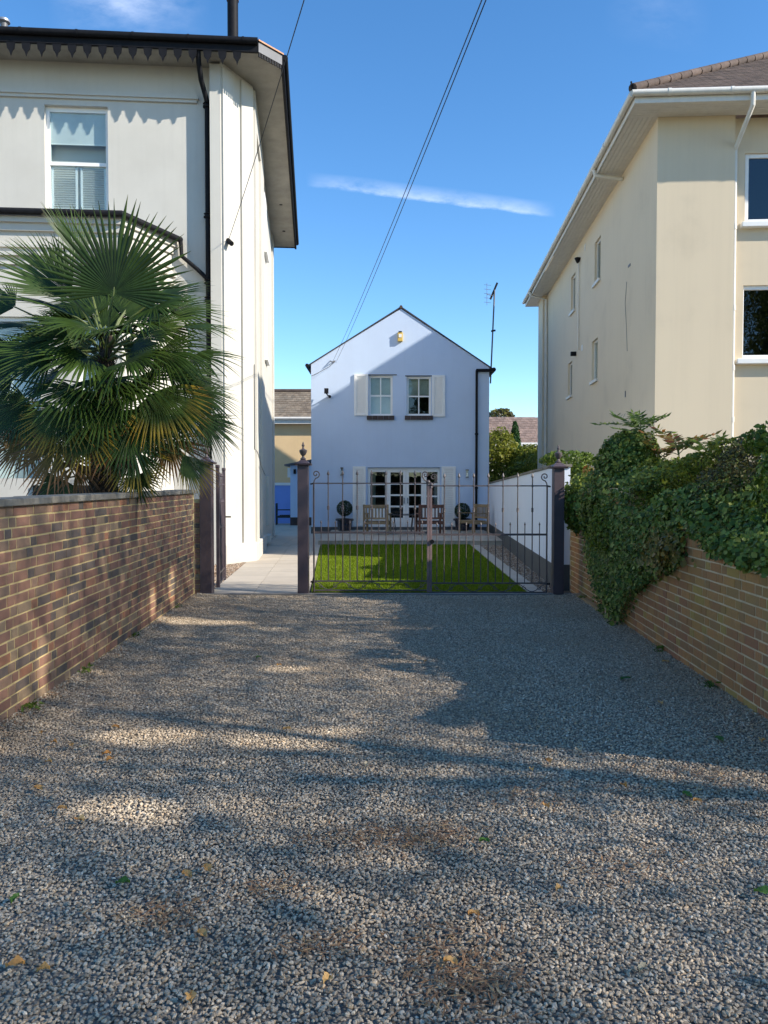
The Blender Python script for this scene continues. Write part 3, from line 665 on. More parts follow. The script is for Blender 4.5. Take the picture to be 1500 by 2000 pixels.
mb.add([(-e_,-e_,SZ+.18),(12,-e_,SZ+.18),(12,-e_+k_,SZ+.18+TP*k_),ap,ap2,(-e_,CL+e_,SZ+.18),(12,CL+e_,SZ+.18)], [(0,1,2,3),(0,3,4,5),(5,4,2,6)]); croof = C_(mb, 'roof', m_tile_b)
cs = math.cos(math.atan(TP)); sn = math.sin(math.atan(TP))
def tilerow(k, count_from):
    made = 0
    return made
tile_me = None
tcount = 0; rest = MB()
def tile_at(x, s_):
    y = -e_+s_*cs; z = SZ+.20+s_*sn
    m = MB(); h_ = .022
    m.add([(x,y-.02*sn*0,z+.014),(x+.158,y,z+.014),(x+.158,y+.14*cs,z+.14*sn+.004),(x,y+.14*cs,z+.14*sn+.004),(x,y,z-.012),(x+.158,y,z-.012)], [(0,1,2,3),(4,5,1,0),(4,0,3),(5,2,1)])
    return m
r_ = 0
while r_*.105 < 6.6:
    s_ = r_*.105; x = -e_+s_*cs+.05+(.08 if r_ % 2 else 0)
    while x < 7.4:
        vis = x < 4.2
        if vis and tcount < 300 and s_ < 2.4: C_(tile_at(x, s_), 'tile', m_tile_b, croof); tcount += 1
        elif x < 7.4: 
            q_ = tile_at(x, s_); rest.add(q_.v, q_.f)
        x += .165
    r_ += 1
put(C_(rest, 'tiling', m_tile_b, croof), kind='stuff')
side = MB(); r_ = 0
while r_*.12 < 1.2:                                           # ragged tile edges along the left eave
    s_ = r_*.12; y = -e_+s_*cs+.05
    while y < CL+.5:
        x = -e_-.03+s_*cs; z = SZ+.20+s_*sn
        side.add([(x,y,z+.014),(x,y+.158,z+.014),(x+.14*cs,y+.158,z+.14*sn),(x+.14*cs,y,z+.14*sn),(x,y,z-.012),(x,y+.158,z-.012)], [(0,3,2,1),(4,0,1,5),(4,3,0),(5,1,2)]); y += .17
    r_ += 1
put(C_(side, 'tiling', m_tile_b, croof), kind='stuff')
for i in range(20):
    a = Vector((-e_+i*.3-.02, -e_+i*.3-.02, SZ+.235+i*.3*TP)); b2 = a+Vector((.32,.32,.32*TP+.012))
    C_(MB().tube([a, b2], [.085,.072], 10), 'hip_tile', m_tile_b, croof, smooth=True)
C_(MB().tube([(-e_-.02,-e_-.02,SZ+.2),(-e_-.06,-e_-.06,SZ+.34)], .018, 6), 'hip_iron', m_black, croof)
# pipes on the cream block
def cpipe(pts, r=.034, mat=m_cpaint, clips=()):
    o = C_(MB().tube(pts, r, 10), 'downpipe', mat, smooth=True)
    for p_ in clips: C_(MB().tube([Vector(p_)-Vector((0,0,.05)), Vector(p_)+Vector((0,0,.05))], r*1.22, 10), 'pipe_collar', mat, o, smooth=True)
cpipe([(1.52,-OV-.08,SZ+.12),(1.52,-OV-.08,SZ-.12),(1.48,.04,SZ-.62),(1.48,.05,SZ-.72),(1.48,.05,.3)], .042, m_cpaint, [(1.48,.05,6.6),(1.48,.05,5.05),(1.48,.05,3.9),(1.48,.05,2.9)])
cpipe([(-OV-.085,2.6,SZ+.08),(-OV-.06,2.6,SZ-.05),(-.02,2.6,SZ-.14)], .045)
cpipe([(-OV-.085,CL-1.3,SZ+.08),(-OV-.06,CL-1.3,SZ-.05),(-.06,CL-1.3,SZ-.2),(-.06,CL-1.3,.2)], .05, m_cpaint, [(-.06,CL-1.3,5.6),(-.06,CL-1.3,3.2)])
cpipe([(-.04,7.5,8.1),(-.04,7.5,5.6)], .02, m_cpaint, [(-.04,7.5,6.9)])
mb = MB(); mb.lathe((-.07,7.5,8.1), [(.03,0),(.09,.12),(.09,.15),(.02,.15)], 10); C_(mb, 'hopper', m_black)
for (y_, z_, s_) in ((8.0, 5.57, .10),): C_(MB().obox((-.16,y_,z_),(0,y_,z_), .10, .12), 'flood_lamp', m_black)
for (y_, z_, w_, h_) in ((7.0,5.5,.16,.16),(1.9,6.42,.18,.05),(2.2,3.6,.05,.14),(6.7,8.25,.14,.16)): C_(MB().box(-.012, .0, y_, y_+w_, z_, z_+h_), 'vent_plate', m_leadw if y_ < 4 else m_cpaint)
C_(MB().tube([(-.004,2.2,6.15),(-.004,2.32,5.7),(-.004,2.2,5.2),(-.004,2.1,4.6)], .006, 5), 'wall_crack', m_leadw)

# ================================================================== BLUE HOUSE (centre)
def hx(u): return P(u, 900, HB).x
def hz(v): return P(750, v, HB).z
house = thing('blue_house', (.5, 29, 0), 'pale blue gabled two storey house with white shutters', 'house')
HX0, HX1 = hx(608), hx(955); APX = hx(783); APZ = hz(603); EL = hz(711); ER = hz(717)
FZ = .14
ops = [(hx(720),hx(767),hz(812),hz(733)), (hx(794),hx(842),hz(812),hz(735)), (hx(718),hx(860),FZ,hz(913))]
mb = MB(); xs_ = sorted({HX0,HX1}|{o for q in ops for o in q[:2]}); zs_ = sorted({-.05, min(EL,ER)}|{o for q in ops for o in q[2:]})
for i in range(len(xs_)-1):
    for j in range(len(zs_)-1):
        cx_, cz_ = (xs_[i]+xs_[i+1])/2, (zs_[j]+zs_[j+1])/2
        if any(q[0] < cx_ < q[1] and q[2] < cz_ < q[3] for q in ops): continue
        mb.box(xs_[i], xs_[i+1], HB, HB+.3, zs_[j], zs_[j+1])
ez_ = min(EL, ER)
mb.prism([(HX0,ez_),(HX1,ez_),(HX1,ER+.001),(APX,APZ),(HX0,EL)], HB, HB+.3, 'y'); mb.build('front_wall', m_blue, house)
MB().box(HX0, HX0+.3, HB+.302, HB+9, -.05, EL-.05).build('side_wall', m_blue, house); MB().box(HX1-.3, HX1, HB+.302, HB+9, -.05, ER-.05).build('side_wall', m_blue, house)
MB().box(HX0+.302, HX1-.302, HB+8.7, HB+9, -.05, ez_).build('rear_wall', m_blue, house)
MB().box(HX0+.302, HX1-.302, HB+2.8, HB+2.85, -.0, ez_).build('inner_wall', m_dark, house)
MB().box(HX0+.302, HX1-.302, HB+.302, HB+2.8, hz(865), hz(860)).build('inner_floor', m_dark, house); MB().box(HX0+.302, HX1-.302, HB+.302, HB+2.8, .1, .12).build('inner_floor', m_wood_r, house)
mb = MB(); th = .05
for (xa, za, xb, zb) in ((HX0-.09, EL-.07, APX, APZ+.03), (APX, APZ+.03, HX1+.12, ER-.09)):
    mb.prism([(xa,za),(xb,zb),(xb,zb+th),(xa,za+th)], HB-.035, HB+9.1, 'y')
rfh = mb.build('roof', m_roofside, house)
MB().tube([(APX,HB-.05,APZ+.055),(APX,HB+9.1,APZ+.055)], .055, 10).build('ridge_tile', m_tile_b, rfh, smooth=True)
gl = MB(); gl.tube([(HX0-.13,HB-.1,EL-.06),(HX0-.13,HB+9,EL-.06)], .065, 10); gl.build('gutter', m_black, house, smooth=True)
gl = MB(); gl.box(hx(929), HX1+.17, HB-.14, HB-.02, ER-.17, ER-.08); gl.tube([(HX1+.14,HB-.12,ER-.10),(HX1+.14,HB+9,ER-.10)], .075, 10); gl.build('gutter', m_black, house)
xd = hx(930); dpi = MB().tube([(xd,HB-.08,ER-.12),(xd,HB-.07,hz(990)),(xd-.0,HB-.07,.2)], .042, 10).build('downpipe', m_black, house, smooth=True)
for v_ in (850, 955): MB().lathe((xd,HB-.075,hz(v_)), [(.042,0),(.06,.01),(.06,.06),(.042,.07)], 10).build('pipe_collar', m_black, dpi)
MB().box(HX0-.012, HX1, HB-.028, HB-.001, -.05, .24).build('plinth', m_plinth, house)
def sash(x0, x1, z0, z1, nx, nz, depth=.10, parent=None, name='window', frame=.07, bar=.028, gm=None, low=0):
    f = MB(); y0 = HB+depth; y1 = y0+.05
    f.box(x0, x0+frame, y0, y1, z0, z1).box(x1-frame, x1, y0, y1, z0, z1).box(x0+frame, x1-frame, y0, y1, z1-frame, z1).box(x0+frame, x1-frame, y0, y1, z0, z0+frame+low)
    o = f.build(name, m_wpaint, parent, bevel=.005)
    xa, xb, za, zb = x0+frame, x1-frame, z0+frame+low, z1-frame
    for i in range(1, nx): xx = xa+(xb-xa)*i/nx; MB().box(xx-bar/2, xx+bar/2, y0-.004, y1-.01, za, zb).build('glazing_bar', m_wpaint, o)
    for j in range(1, nz): zz = za+(zb-za)*j/nz; MB().box(xa, xb, y0-.007, y1-.012, zz-bar*.65, zz+bar*.65).build('glazing_bar', m_wpaint, o)
    for i in range(nx):
        for j in range(nz): MB().box(xa+(xb-xa)*i/nx, xa+(xb-xa)*(i+1)/nx, y0+.02, y0+.026, za+(zb-za)*j/nz, za+(zb-za)*(j+1)/nz).build('pane', gm or m_glass, o)
    return o
def shutter(x0, x1, z0, z1, n_):
    f = MB(); y0 = HB-.055; y1 = HB-.012; fr = .085
    f.box(x0, x0+fr, y0, y1, z0, z1).box(x1-fr, x1, y0, y1, z0, z1).box(x0+fr, x1-fr, y0, y1, z1-fr, z1).box(x0+fr, x1-fr, y0, y1, z0, z0+fr)
    o = f.build('shutter', m_wpaint, house, bevel=.006); h_ = (z1-z0-2*fr)/n_
    for i in range(n_): MB().obox((x0+fr, HB-.03, z0+fr+h_*(i+.5)), (x1-fr, HB-.03, z0+fr+h_*(i+.5)), .012, h_*1.02, (0,-.22,1)).build('louvre', m_wpaint, o)
for i, q in enumerate(ops[:2]):
    o = sash(*q, 2, 2, parent=house, frame=.075, bar=.04)
    MB().box(q[0]+.05, q[1]-.05, HB+.25, HB+.27, q[2]+.55*(q[3]-q[2]), q[3]-.05).build('net_blind', m_curtain, o)
    if i == 0: MB().box(q[0]+.05, q[1]-.05, HB+.29, HB+.31, q[2], q[3]).build('pale_backing', m_blind, o)
    s0 = q[0]-.06; nw = 5
    for k_ in range(nw): MB().box(s0+k_*(q[1]-q[0]+.12)/nw, s0+(k_+1)*(q[1]-q[0]+.12)/nw-.006, HB-.09, HB+.1, hz(820), hz(812)-.003).build('sill_tile', m_sill, o)
    MB().box(q[0]-.05, q[1]+.12*(1-i)+.02, HB-.03, HB-.002, q[3], q[3]+.03).build('drip_lintel', m_leadw, o)
shutter(hx(692), hx(719.5), hz(812), hz(731), 16); shutter(hx(843.5), hx(869), hz(814), hz(733), 16)
shutter(hx(689), hx(714.5), .26, hz(911), 24); shutter(hx(862.5), hx(890), .26, hz(911), 24)
dz1 = hz(914); dw = thing('glazed_doors', (0,0,0), None, None); bpy.data.objects.remove(dw)
doorset = MB().box(hx(718), hx(860), HB+.09, HB+.16, dz1-.05, dz1+.0).build('glazed_doorset', m_wpaint, house)
for (a_, b_, nz_, low) in ((718.3,757,3,.62),(757.2,793,4,.28),(793.2,828.5,4,.28),(828.7,859.7,3,.62)):
    sash(hx(a_), hx(b_), FZ+.03, dz1-.05, 1, nz_, .10, doorset, 'door_leaf' if nz_ == 4 else 'side_light', .10 if nz_ == 4 else .085, .045, None, low)
for u_ in (789.5, 796.5): MB().box(hx(u_)-.012, hx(u_)+.012, HB+.05, HB+.09, 1.05, 1.25).build('handle', m_leadw, doorset)
for ua, ub in ((723,733),(850,858)):
    cu = MB(); n_ = 14; pts = []
    for i in range(n_+1):
        x = hx(ua)+(hx(ub)-hx(ua))*i/n_; pts.append((x, HB+.36+.03*math.sin(i*1.9)))
    for i in range(n_): cu.add([(pts[i][0],pts[i][1],.2),(pts[i+1][0],pts[i+1][1],.2),(pts[i+1][0],pts[i+1][1],dz1),(pts[i][0],pts[i][1],dz1)], [(0,1,2,3)])
    cu.build('curtain', m_curtain, doorset)
# fittings on the blue house
ab = thing('alarm_box', P(781,668,HB), 'yellow and white burglar alarm box high on the blue gable', 'alarm box'); a = P(781.5,659,HB)
MB().box(a.x-.09, a.x+.09, HB-.11, HB-.002, a.z-.15, a.z+.16).build('case', m_yellow, ab, bevel=.015); MB().box(a.x-.05, a.x+.05, HB-.122, HB-.112, a.z-.02, a.z+.09).build('label_plate', m_wpaint, ab); MB().box(a.x-.06, a.x+.06, HB-.125, HB-.02, a.z+.162, a.z+.19).build('lens', m_black, ab)
a = P(642,770,HB); sc = thing('security_camera', a, 'black floodlight camera on an arm on the blue house, below the cable bracket', 'camera')
MB().obox(a+Vector((-.06,-.28,.0)), a+Vector((-.06,-.24,.16)), .14, .08, (0,1,0)).build('lamp_head', m_black, sc); MB().tube([a+Vector((.02,-.01,-.06)), a+Vector((-.02,-.2,-.06)), a+Vector((-.06,-.26,.0))], .022, 8).build('arm', m_black, sc); MB().tube([a+Vector((.04,-.01,-.08)), a+Vector((.04,-.13,-.09))], .05, 10).build('housing', m_black, sc)
for u_, v_, lb in ((668,921,'left'),(912,925,'right')):
    a = P(u_,v_,HB); ln = thing('wall_lantern', a, 'grey wall lantern on the blue house, on the %s side of the glazed doors' % lb, 'lantern')
    MB().box(a.x-.05,a.x+.05,HB-.13,HB-.03,a.z+.1,a.z+.14).box(a.x-.05,a.x+.05,HB-.13,HB-.03,a.z-.14,a.z-.11).box(a.x-.02,a.x+.02,HB-.03,HB-.001,a.z-.05,a.z+.12).build('frame', m_leadw, ln)
    MB().box(a.x-.04,a.x+.04,HB-.12,HB-.04,a.z-.11,a.z+.10).build('glass', m_glass, ln); MB().tube([(a.x,HB-.08,a.z-.10),(a.x,HB-.08,a.z+.03)], .018, 8).build('bulb', m_wpaint, ln)
a = P(649,708,HB); cbk = thing('cable_bracket', a, 'small grey cable bracket on the blue gable where the two overhead wires end', 'bracket')
MB().tube([a+Vector((-.07,-.005,.05)),a+Vector((0,-.12,0)),a+Vector((.1,-.01,.05))], .02, 6).build('hook', m_leadw, cbk); MB().tube([a+Vector((.1,-.02,.03)),a+Vector((-.1,-.012,-.14)),a+Vector((-.5,-.012,-.36)),a+Vector((-.72,-.012,-.46))], .008, 5).build('lead', m_leadw, cbk)
# TV aerial
ar = thing('tv_aerial', P(959,716,28.2), 'tall thin television aerial mast on the right eave of the blue house', 'aerial')
b0 = P(958,722,28.2); b1 = P(966,566,28.2); MB().tube([b0-Vector((0,0,.5)), b1], .028, 8).build('mast', m_leadw, ar)
h_ = P(963,572,28.2); MB().obox(P(958,584,28.2), P(971,553,28.3), .07, .09, (0,1,0)).build('yagi_boom', m_black, ar)
for i in range(5):
    c_ = P(951,556+i*8.5,28.0); MB().tube([c_-Vector((.1+.0*i,0,0)), c_+Vector((.16,.1,0))], .007, 5).build('element', m_leadw, ar)
MB().tube([P(951,553,28.0), P(951,596,28.0)], .008, 5).build('reflector', m_leadw, ar); MB().tube([P(951,575,28.0), P(964,578,28.2)], .012, 5).build('boom', m_leadw, ar)
c_ = P(964,647,28.2); MB().obox(c_-Vector((.09,0,0)), c_+Vector((.07,-.02,.03)), .05, .06).build('clamp', m_black, ar)
# overhead wires
def wire(name, a, b, sag, label, r=.008):
    pts = [a.lerp(b, i/24)-Vector((0,0,sag*4*(i/24)*(1-i/24))) for i in range(25)]
    put(MB().tube(pts, r, 5).build(name, m_wire), label, 'cable', 'overhead cables')
wire('overhead_cable', P(648,710,HB-.1), P(951,-25,6.0), .12, 'left one of two overhead cables from the blue gable to the sky', .005)
wire('overhead_cable', P(656,708,HB-.1), P(959,-25,6.0), .12, 'right one of two overhead cables from the blue gable to the sky', .005)
wire('overhead_cable', vq+Vector((0,0,.05)), P(600,-20,8.0), .05, 'single overhead cable reaching the white villa corner', .006)
# ================================================================== FAR BACKGROUND
def tiles(mb, x0, x1, y0, z0, y1, z1, pw, rows, lift=.03):
    """courses of overlapping tiles on a roof slope that faces the viewer"""
    for r_ in range(rows):
        ya, za = y0+(y1-y0)*r_/rows, z0+(z1-z0)*r_/rows; yb, zb = y0+(y1-y0)*(r_+1.05)/rows, z0+(z1-z0)*(r_+1.05)/rows
        x = x0+(pw/2 if r_ % 2 else 0)
        while x < x1-.01:
            xe = min(x+pw*.95, x1); j = random.uniform(-.008,.008)
            yield MB().add([(x,ya,za+lift+j),(xe,ya,za+lift-j),(xe,yb,zb+.002),(x,yb,zb+.002),(x,ya,za),(xe,ya,za)], [(0,1,2,3),(4,5,1,0),(4,0,3),(5,2,1)]); x += pw
bb = thing('beige_house', (-6.5, 40, 0), 'beige rendered house with lichen grey tiled roof behind the villa', 'house')
Yb_ = 38.0; zt = P(560,828,Yb_).z
MB().box(-11, 2.5, Yb_, Yb_+6, -.05, zt).build('wall', m_beige, bb)
MB().box(-11.2, 2.7, Yb_-.30, Yb_-.02, zt+.0, zt+.04).build('soffit', m_cpaint, bb); MB().box(-11.2, 2.7, Yb_-.34, Yb_-.30, zt-.02, zt+.2).build('fascia', m_cpaint, bb)
MB().tube([(-11.2,Yb_-.4,zt+.24),(2.7,Yb_-.4,zt+.24)], .07, 8).build('gutter', m_cpaint, bb, smooth=True)
za = zt+.26; yr = Yb_+3.0; zr = P(560,765,yr).z
br = MB().add([(-11.2,Yb_-.36,za),(2.7,Yb_-.36,za),(2.7,yr,zr),(-11.2,yr,zr),(2.7,Yb_+6.3,za),(-11.2,Yb_+6.3,za)], [(0,1,2,3),(3,2,4,5)]).build('roof', m_tile_g, bb)
for t_ in tiles(None, -6.4, -3.2, Yb_-.38, za+.02, yr, zr, .21, 12): t_.build('tile', m_tile_g, br)
MB().tube([(-11.2,yr,zr+.05),(2.7,yr,zr+.05)], .1, 8).build('ridge', m_tile_b, br)
# blue yard wall, blue shed
yw = put(MB().box(-7, -3.98, 34.4, 34.6, -.05, P(550,948,34.4).z).build('yard_wall', m_bluedeep), 'deep blue yard wall with white coping behind the dark bench', 'wall')
WL[yw.name] = Vector(yw.location)
zt2 = P(550,948,34.4).z; MB().box(-7, -3.98, 34.34, 34.66, zt2, zt2+.12).build('coping', m_wpaint, yw)
sx0, sx1 = P(567,950,32.5).x, P(606,950,32.5).x; sz = P(580,909,32.5).z
shed = thing('blue_shed', (sx0+.4, 33.5, 0), 'narrow blue outhouse with dark overhanging roof behind the gate post', 'shed')
MB().box(sx0, sx1+.2, 32.5, 34.3, -.05, sz).build('wall', m_blue, shed); MB().box(sx0, sx1+.2, 32.47, 32.5, .0, .35).build('plinth', m_sill, shed)
MB().add([(sx0-.22,32.25,sz-.03),(sx1+.3,32.25,sz+.22),(sx1+.3,34.5,sz+.22),(sx0-.22,34.5,sz-.03),(sx0-.22,32.25,sz+.04),(sx1+.3,32.25,sz+.29),(sx1+.3,34.5,sz+.29),(sx0-.22,34.5,sz+.04)], [(0,3,2,1),(4,5,6,7),(0,1,5,4),(1,2,6,5),(2,3,7,6),(3,0,4,7)]).build('roof', m_leadw, shed)
a = P(576,921,32.5); MB().box(a.x-.05,a.x+.05,32.4,32.5,a.z-.1,a.z+.1).build('lamp', m_black, shed)
MB().box(sx0-.13, sx0, 32.6, 33.0, sz-.5, sz-.1).build('bracket', m_wpaint, shed)
# far right house
fh = thing('bungalow', (8, 50, 0), 'distant house with pinkish brown tiled roof and white gable between blue house and cream block', 'house')
zf = P(1000,868,46).z; MB().box(3.5, 15, 46, 52, -.05, zf).build('wall', m_wpaint, fh)
zf2 = P(1000,815,49).z
fr_ = MB().add([(3.2,45.6,zf),(15.3,45.6,zf),(15.3,49,zf2),(3.2,49,zf2),(15.3,52.4,zf),(3.2,52.4,zf)], [(0,1,2,3),(3,2,4,5)]).build('roof', m_tile_r, fh)
for t_ in tiles(None, 5.6, 9.6, 45.55, zf+.01, 49, zf2+.01, .26, 11): t_.build('tile', m_tile_r, fr_)
MB().box(3.2, 15.3, 45.5, 45.56, zf-.12, zf+.08).build('fascia', m_wpaint, fh)

# ================================================================== BLUE GARDEN WALL (right)
gw = thing('garden_wall', (2.85, 17, 0), 'pale blue rendered garden wall with grey plinth right of the lawn', 'wall')
def gwx(y): return 2.66 + (3.62-2.66)*(y-12.0)/(HB-12.0)
mb = MB(); ya, yb = 11.95, HB-.02
def gwall(d0, d1, za, zb, za2=None, zb2=None, y0=ya, y1=yb):
    za2 = za if za2 is None else za2; zb2 = zb if zb2 is None else zb2
    return MB().add([(gwx(y0)+d0,y0,za),(gwx(y0)+d1,y0,za),(gwx(y1)+d1,y1,za2),(gwx(y1)+d0,y1,za2),(gwx(y0)+d0,y0,zb),(gwx(y0)+d1,y0,zb),(gwx(y1)+d1,y1,zb2),(gwx(y1)+d0,y1,zb2)],
                    [(0,3,2,1),(4,5,6,7),(0,1,5,4),(1,2,6,5),(2,3,7,6),(3,0,4,7)])
gwall(0, .24, .0, 1.89, .0, 1.72).build('wall', pm('pale_blue_render', (.76,.80,.88), .8, .03, 1.0, .3, 140, .003, streak=.06, dirt=(.6,.62,.68), dirt_amt=.15), gw); gwall(-.012, .252, -.05, .37, -.05, .36, ya-.012).build('plinth', m_plinth, gw)
gwall(-.025, .265, 1.893, 1.935, 1.723, 1.765, ya-.03).build('coping', m_coping, gw)

# ================================================================== GATES
def finial_urn(c, parent, s=1.0):
    MB().lathe(c, [(.03*s,0),(.045*s,.01*s),(.02*s,.035*s),(.016*s,.05*s),(.04*s,.075*s),(.055*s,.11*s),(.058*s,.135*s),(.048*s,.145*s),(.03*s,.15*s),(.014*s,.165*s),(.013*s,.19*s),(.022*s,.20*s),(.022*s,.215*s),(.010*s,.225*s),(.012*s,.24*s),(.002*s,.262*s)], 14).build('urn_finial', m_gate, parent, smooth=True)
def gate_post(u0, u1, vtop, Yp, label, vb):
    a, b = P(u0, 1050, Yp), P(u1, 1050, Yp); wd = b.x-a.x; xc = (a.x+b.x)/2; zt_ = P(u0, vtop, Yp).z
    t_ = thing('gate_post', (xc, Yp+wd/2, 0), label, 'gate post', 'gate posts'); y0, y1 = Yp, Yp+wd
    MB().box(a.x, b.x, y0, y1, -.06, zt_).build('shaft', m_post, t_, bevel=.006)
    h_ = wd/2; yc = (y0+y1)/2
    def sq(r0, r1, z0, z1): return MB().add([(xc+sx*r, yc+sy*r, z) for r, z in ((r0,z0),(r1,z1)) for sx, sy in ((-1,-1),(1,-1),(1,1),(-1,1))], [(0,3,2,1),(4,5,6,7),(0,1,5,4),(1,2,6,5),(2,3,7,6),(3,0,4,7)])
    sq(h_+.035, h_+.045, zt_+.001, zt_+.028).build('cap', m_post, t_); sq(h_+.02, h_-.01, zt_+.029, zt_+.06).build('cap_tier', m_post, t_); sq(h_-.02, h_-.045, zt_+.061, zt_+.09).build('cap_tier', m_post, t_)
    finial_urn((xc, yc, zt_+.088), t_)
    return t_, a.x, b.x
p1 = gate_post(390, 413, 906, 11.2, 'mauve brown gate post with urn finial at the end of the brown brick wall', 1163)
p2 = gate_post(581, 602, 909, 11.2, 'mauve brown gate post with urn finial between the path and the lawn', 1165)
p3 = gate_post(1081.5, 1102, 915, 11.15, 'mauve brown gate post with urn finial beside the blue garden wall', 1172)
def spiral(c, r0, turns, a0, sgn, plane_y, n=26):
    out = []
    for i in range(n+1):
        t_ = i/n; r = r0*(1-t_*.86); a = a0+sgn*turns*2*PI*t_; out.append((c[0]+r*math.cos(a), plane_y, c[1]+r*math.sin(a)))
    return out
def gate_leaf(x0, x1, y, zt_, zm_, zl_, zb_, side, label, Yp=11.25):
    """x0 hinge side, x1 meeting side"""
    t_ = thing('gate_leaf', ((x0+x1)/2, y, 0), label, 'gate', 'driveway gates'); s = 1 if x1 > x0 else -1
    def rail(z, h_): MB().box(min(x0,x1), max(x0,x1), y-.006, y+.006, z-h_/2, z+h_/2).build('rail', m_gate, t_)
    rail(zt_, .018); rail(zm_, .03); rail(zl_, .022); rail(zb_, .02)
    MB().tube([(x0,y,zb_-.02),(x0,y,zt_+.01)], .0125, 8).build('hanging_stile', m_gate, t_)
    MB().box(min(x1, x1-s*.035), max(x1, x1-s*.035), y-.02, y+.02, .03, zt_-.02).build('meeting_stile', pm_stile, t_, bevel=.004)
    n_ = 8
    for i in range(1, n_):
        x = x0+(x1-x0)*i/n_
        bar = MB().tube([(x,y-.0,zl_),(x,y,zt_+.13)], .0085, 8).build('bar', m_gate, t_); WL[bar.name] = WL[t_.name]
        MB().lathe((x,y,zt_+.12), [(.009,0),(.02,.012),(.017,.03),(.011,.045),(.001,.075)], 8).build('spear_tip', m_gate, bar); kz = (zt_+zm_)/2+.0
        MB().lathe((x,y,kz-.03), [(.009,0),(.019,.012),(.014,.024),(.021,.034),(.014,.044),(.019,.056),(.009,.068)], 8).build('collar', m_gate, bar, smooth=True)
        MB().lathe((x,y,zt_-.018), [(.009,0),(.016,.008),(.016,.028),(.009,.036)], 8).build('collar', m_gate, bar)
    for i in range(n_):
        x = x0+(x1-x0)*(i+.5)/n_
        bar = MB().tube([(x,y,zl_),(x,y,zm_+.14)], .007, 6).build('dog_bar', m_gate, t_); WL[bar.name] = WL[t_.name]
        MB().lathe((x,y,zm_+.135), [(.007,0),(.014,.01),(.009,.025),(.001,.05)], 8).build('spear_tip', m_gate, bar)
    # scroll by the hinge: a stalk that sweeps up into a spiral
    hs_ = [(x0,y,zt_-.0),(x0+s*.008,y,zt_+.04),(x0+s*.03,y,zt_+.075)]
    MB().tube(hs_+spiral((x0+s*.032, zt_+.135), .06, 1.35, -PI/2, s, y), .0085, 8).build('scroll', m_gate, t_, smooth=True)
    MB().tube([(x0,y,zt_),(x0-s*.05,y,zt_-.012)], .012, 8).build('hinge', m_black, t_); MB().tube([(x0,y,zl_-.01),(x0-s*.05,y,zl_-.01)], .014, 8).build('hinge', m_black, t_)
    # half of the heart on the meeting stile
    hp = [(x1-s*.02,y,zt_+.015),(x1-s*.075,y,zt_+.05),(x1-s*.105,y,zt_+.10)]
    MB().tube(hp+spiral((x1-s*.058, zt_+.125), .05, 1.3, PI if s > 0 else 0, -s, y)[1:], .009, 8).build('scroll', m_gate, t_, smooth=True)
    MB().lathe((x1-s*.018,y,zt_-.035), [(.012,0),(.03,.01),(.022,.03),(.034,.05),(.03,.07),(.012,.085)], 10).build('stile_cap', m_gate, t_, smooth=True)
    # scrolled panel along the bottom
    for i in range(4):
        xa = x0+(x1-x0)*i/4; xb = x0+(x1-x0)*(i+1)/4; zc = (zl_+zb_)/2; hh = (zl_-zb_)/2-.012; w_ = (xb-xa)
        pts = [(xa+w_*k_/14, y, zc+hh*math.cos(PI*k_/7)) for k_ in range(15)]
        MB().tube(pts, .006, 6).build('wave_scroll', m_gate, t_, smooth=True)
        for q_ in (.25, .75): MB().tube(spiral((xa+w_*q_, zc-.004), hh*.62, 1.2, PI/2, 1, y, 16), .005, 5).build('wave_scroll', m_gate, t_, smooth=True)
    return t_
pm_stile = pm('lit_stile_paint', (.20,.135,.125), .5, .15, 6, .15, 60)  # lit pinkish tan of the meeting stiles put into the paint colour
GYc = 11.28
gz = lambda v: P(750, v, GYc).z
gl1 = gate_leaf(P(613,1040,GYc).x, P(838.5,1040,GYc).x, GYc, gz(944), gz(1040), gz(1135), gz(1153), 1, 'left leaf of the brown wrought iron driveway gates')
gl2 = gate_leaf(P(1068,1040,GYc).x, P(839,1040,GYc).x, GYc, gz(949), gz(1044), gz(1139), gz(1157), -1, 'right leaf of the brown wrought iron driveway gates')
a = P(844, 1058, GYc-.03); MB().lathe((0,0,0), [(.018,-.012),(.032,-.012),(.032,.012),(.018,.012)], 14).xf(Matrix.Translation(a) @ Matrix.Rotation(R(90),4,'X')).build('latch_ring', m_black, gl2)
# pedestrian gate swung open, seen nearly edge-on
pg = thing('side_gate', (-2.47, 11.9, 0), 'narrow brown iron pedestrian gate standing open against the villa', 'gate')
xg0, xg1 = -2.475, -2.585; yg0, yg1 = 11.42, 12.42
def gl_(t_): return (xg0+(xg1-xg0)*t_, yg0+(yg1-yg0)*t_)
def gbox(t0, t1, z0, z1, wd=.035): 
    a_, b_ = gl_(t0), gl_(t1); zc = (z0+z1)/2; return MB().obox((a_[0],a_[1],zc), (b_[0],b_[1],zc), wd, z1-z0)
for t0, t1, z1 in ((0,.07,1.86),(.93,1.0,1.84)):
    gbox(t0, t1, .08, z1, .05).build('stile', m_post, pg, bevel=.004); gbox(t0-.01, t1+.01, z1+.001, z1+.05, .06).build('stile_cap', m_post, pg, bevel=.012)
for z_, h_ in ((1.62,.03),(.97,.05),(.28,.03),(.12,.03)): gbox(.07, .93, z_-h_/2, z_+h_/2, .02).build('rail', m_post, pg)
for i in range(1, 9):
    t_ = .07+.86*i/9; c_ = gl_(t_); zt_ = 1.62 + (.13 if i % 2 else -.28)
    MB().tube([(c_[0],c_[1],.12),(c_[0],c_[1],zt_)], .009, 8).build('bar', m_post, pg); MB().lathe((c_[0],c_[1],zt_-.01), [(.009,0),(.018,.012),(.001,.07)], 8).build('spear_tip', m_post, pg)
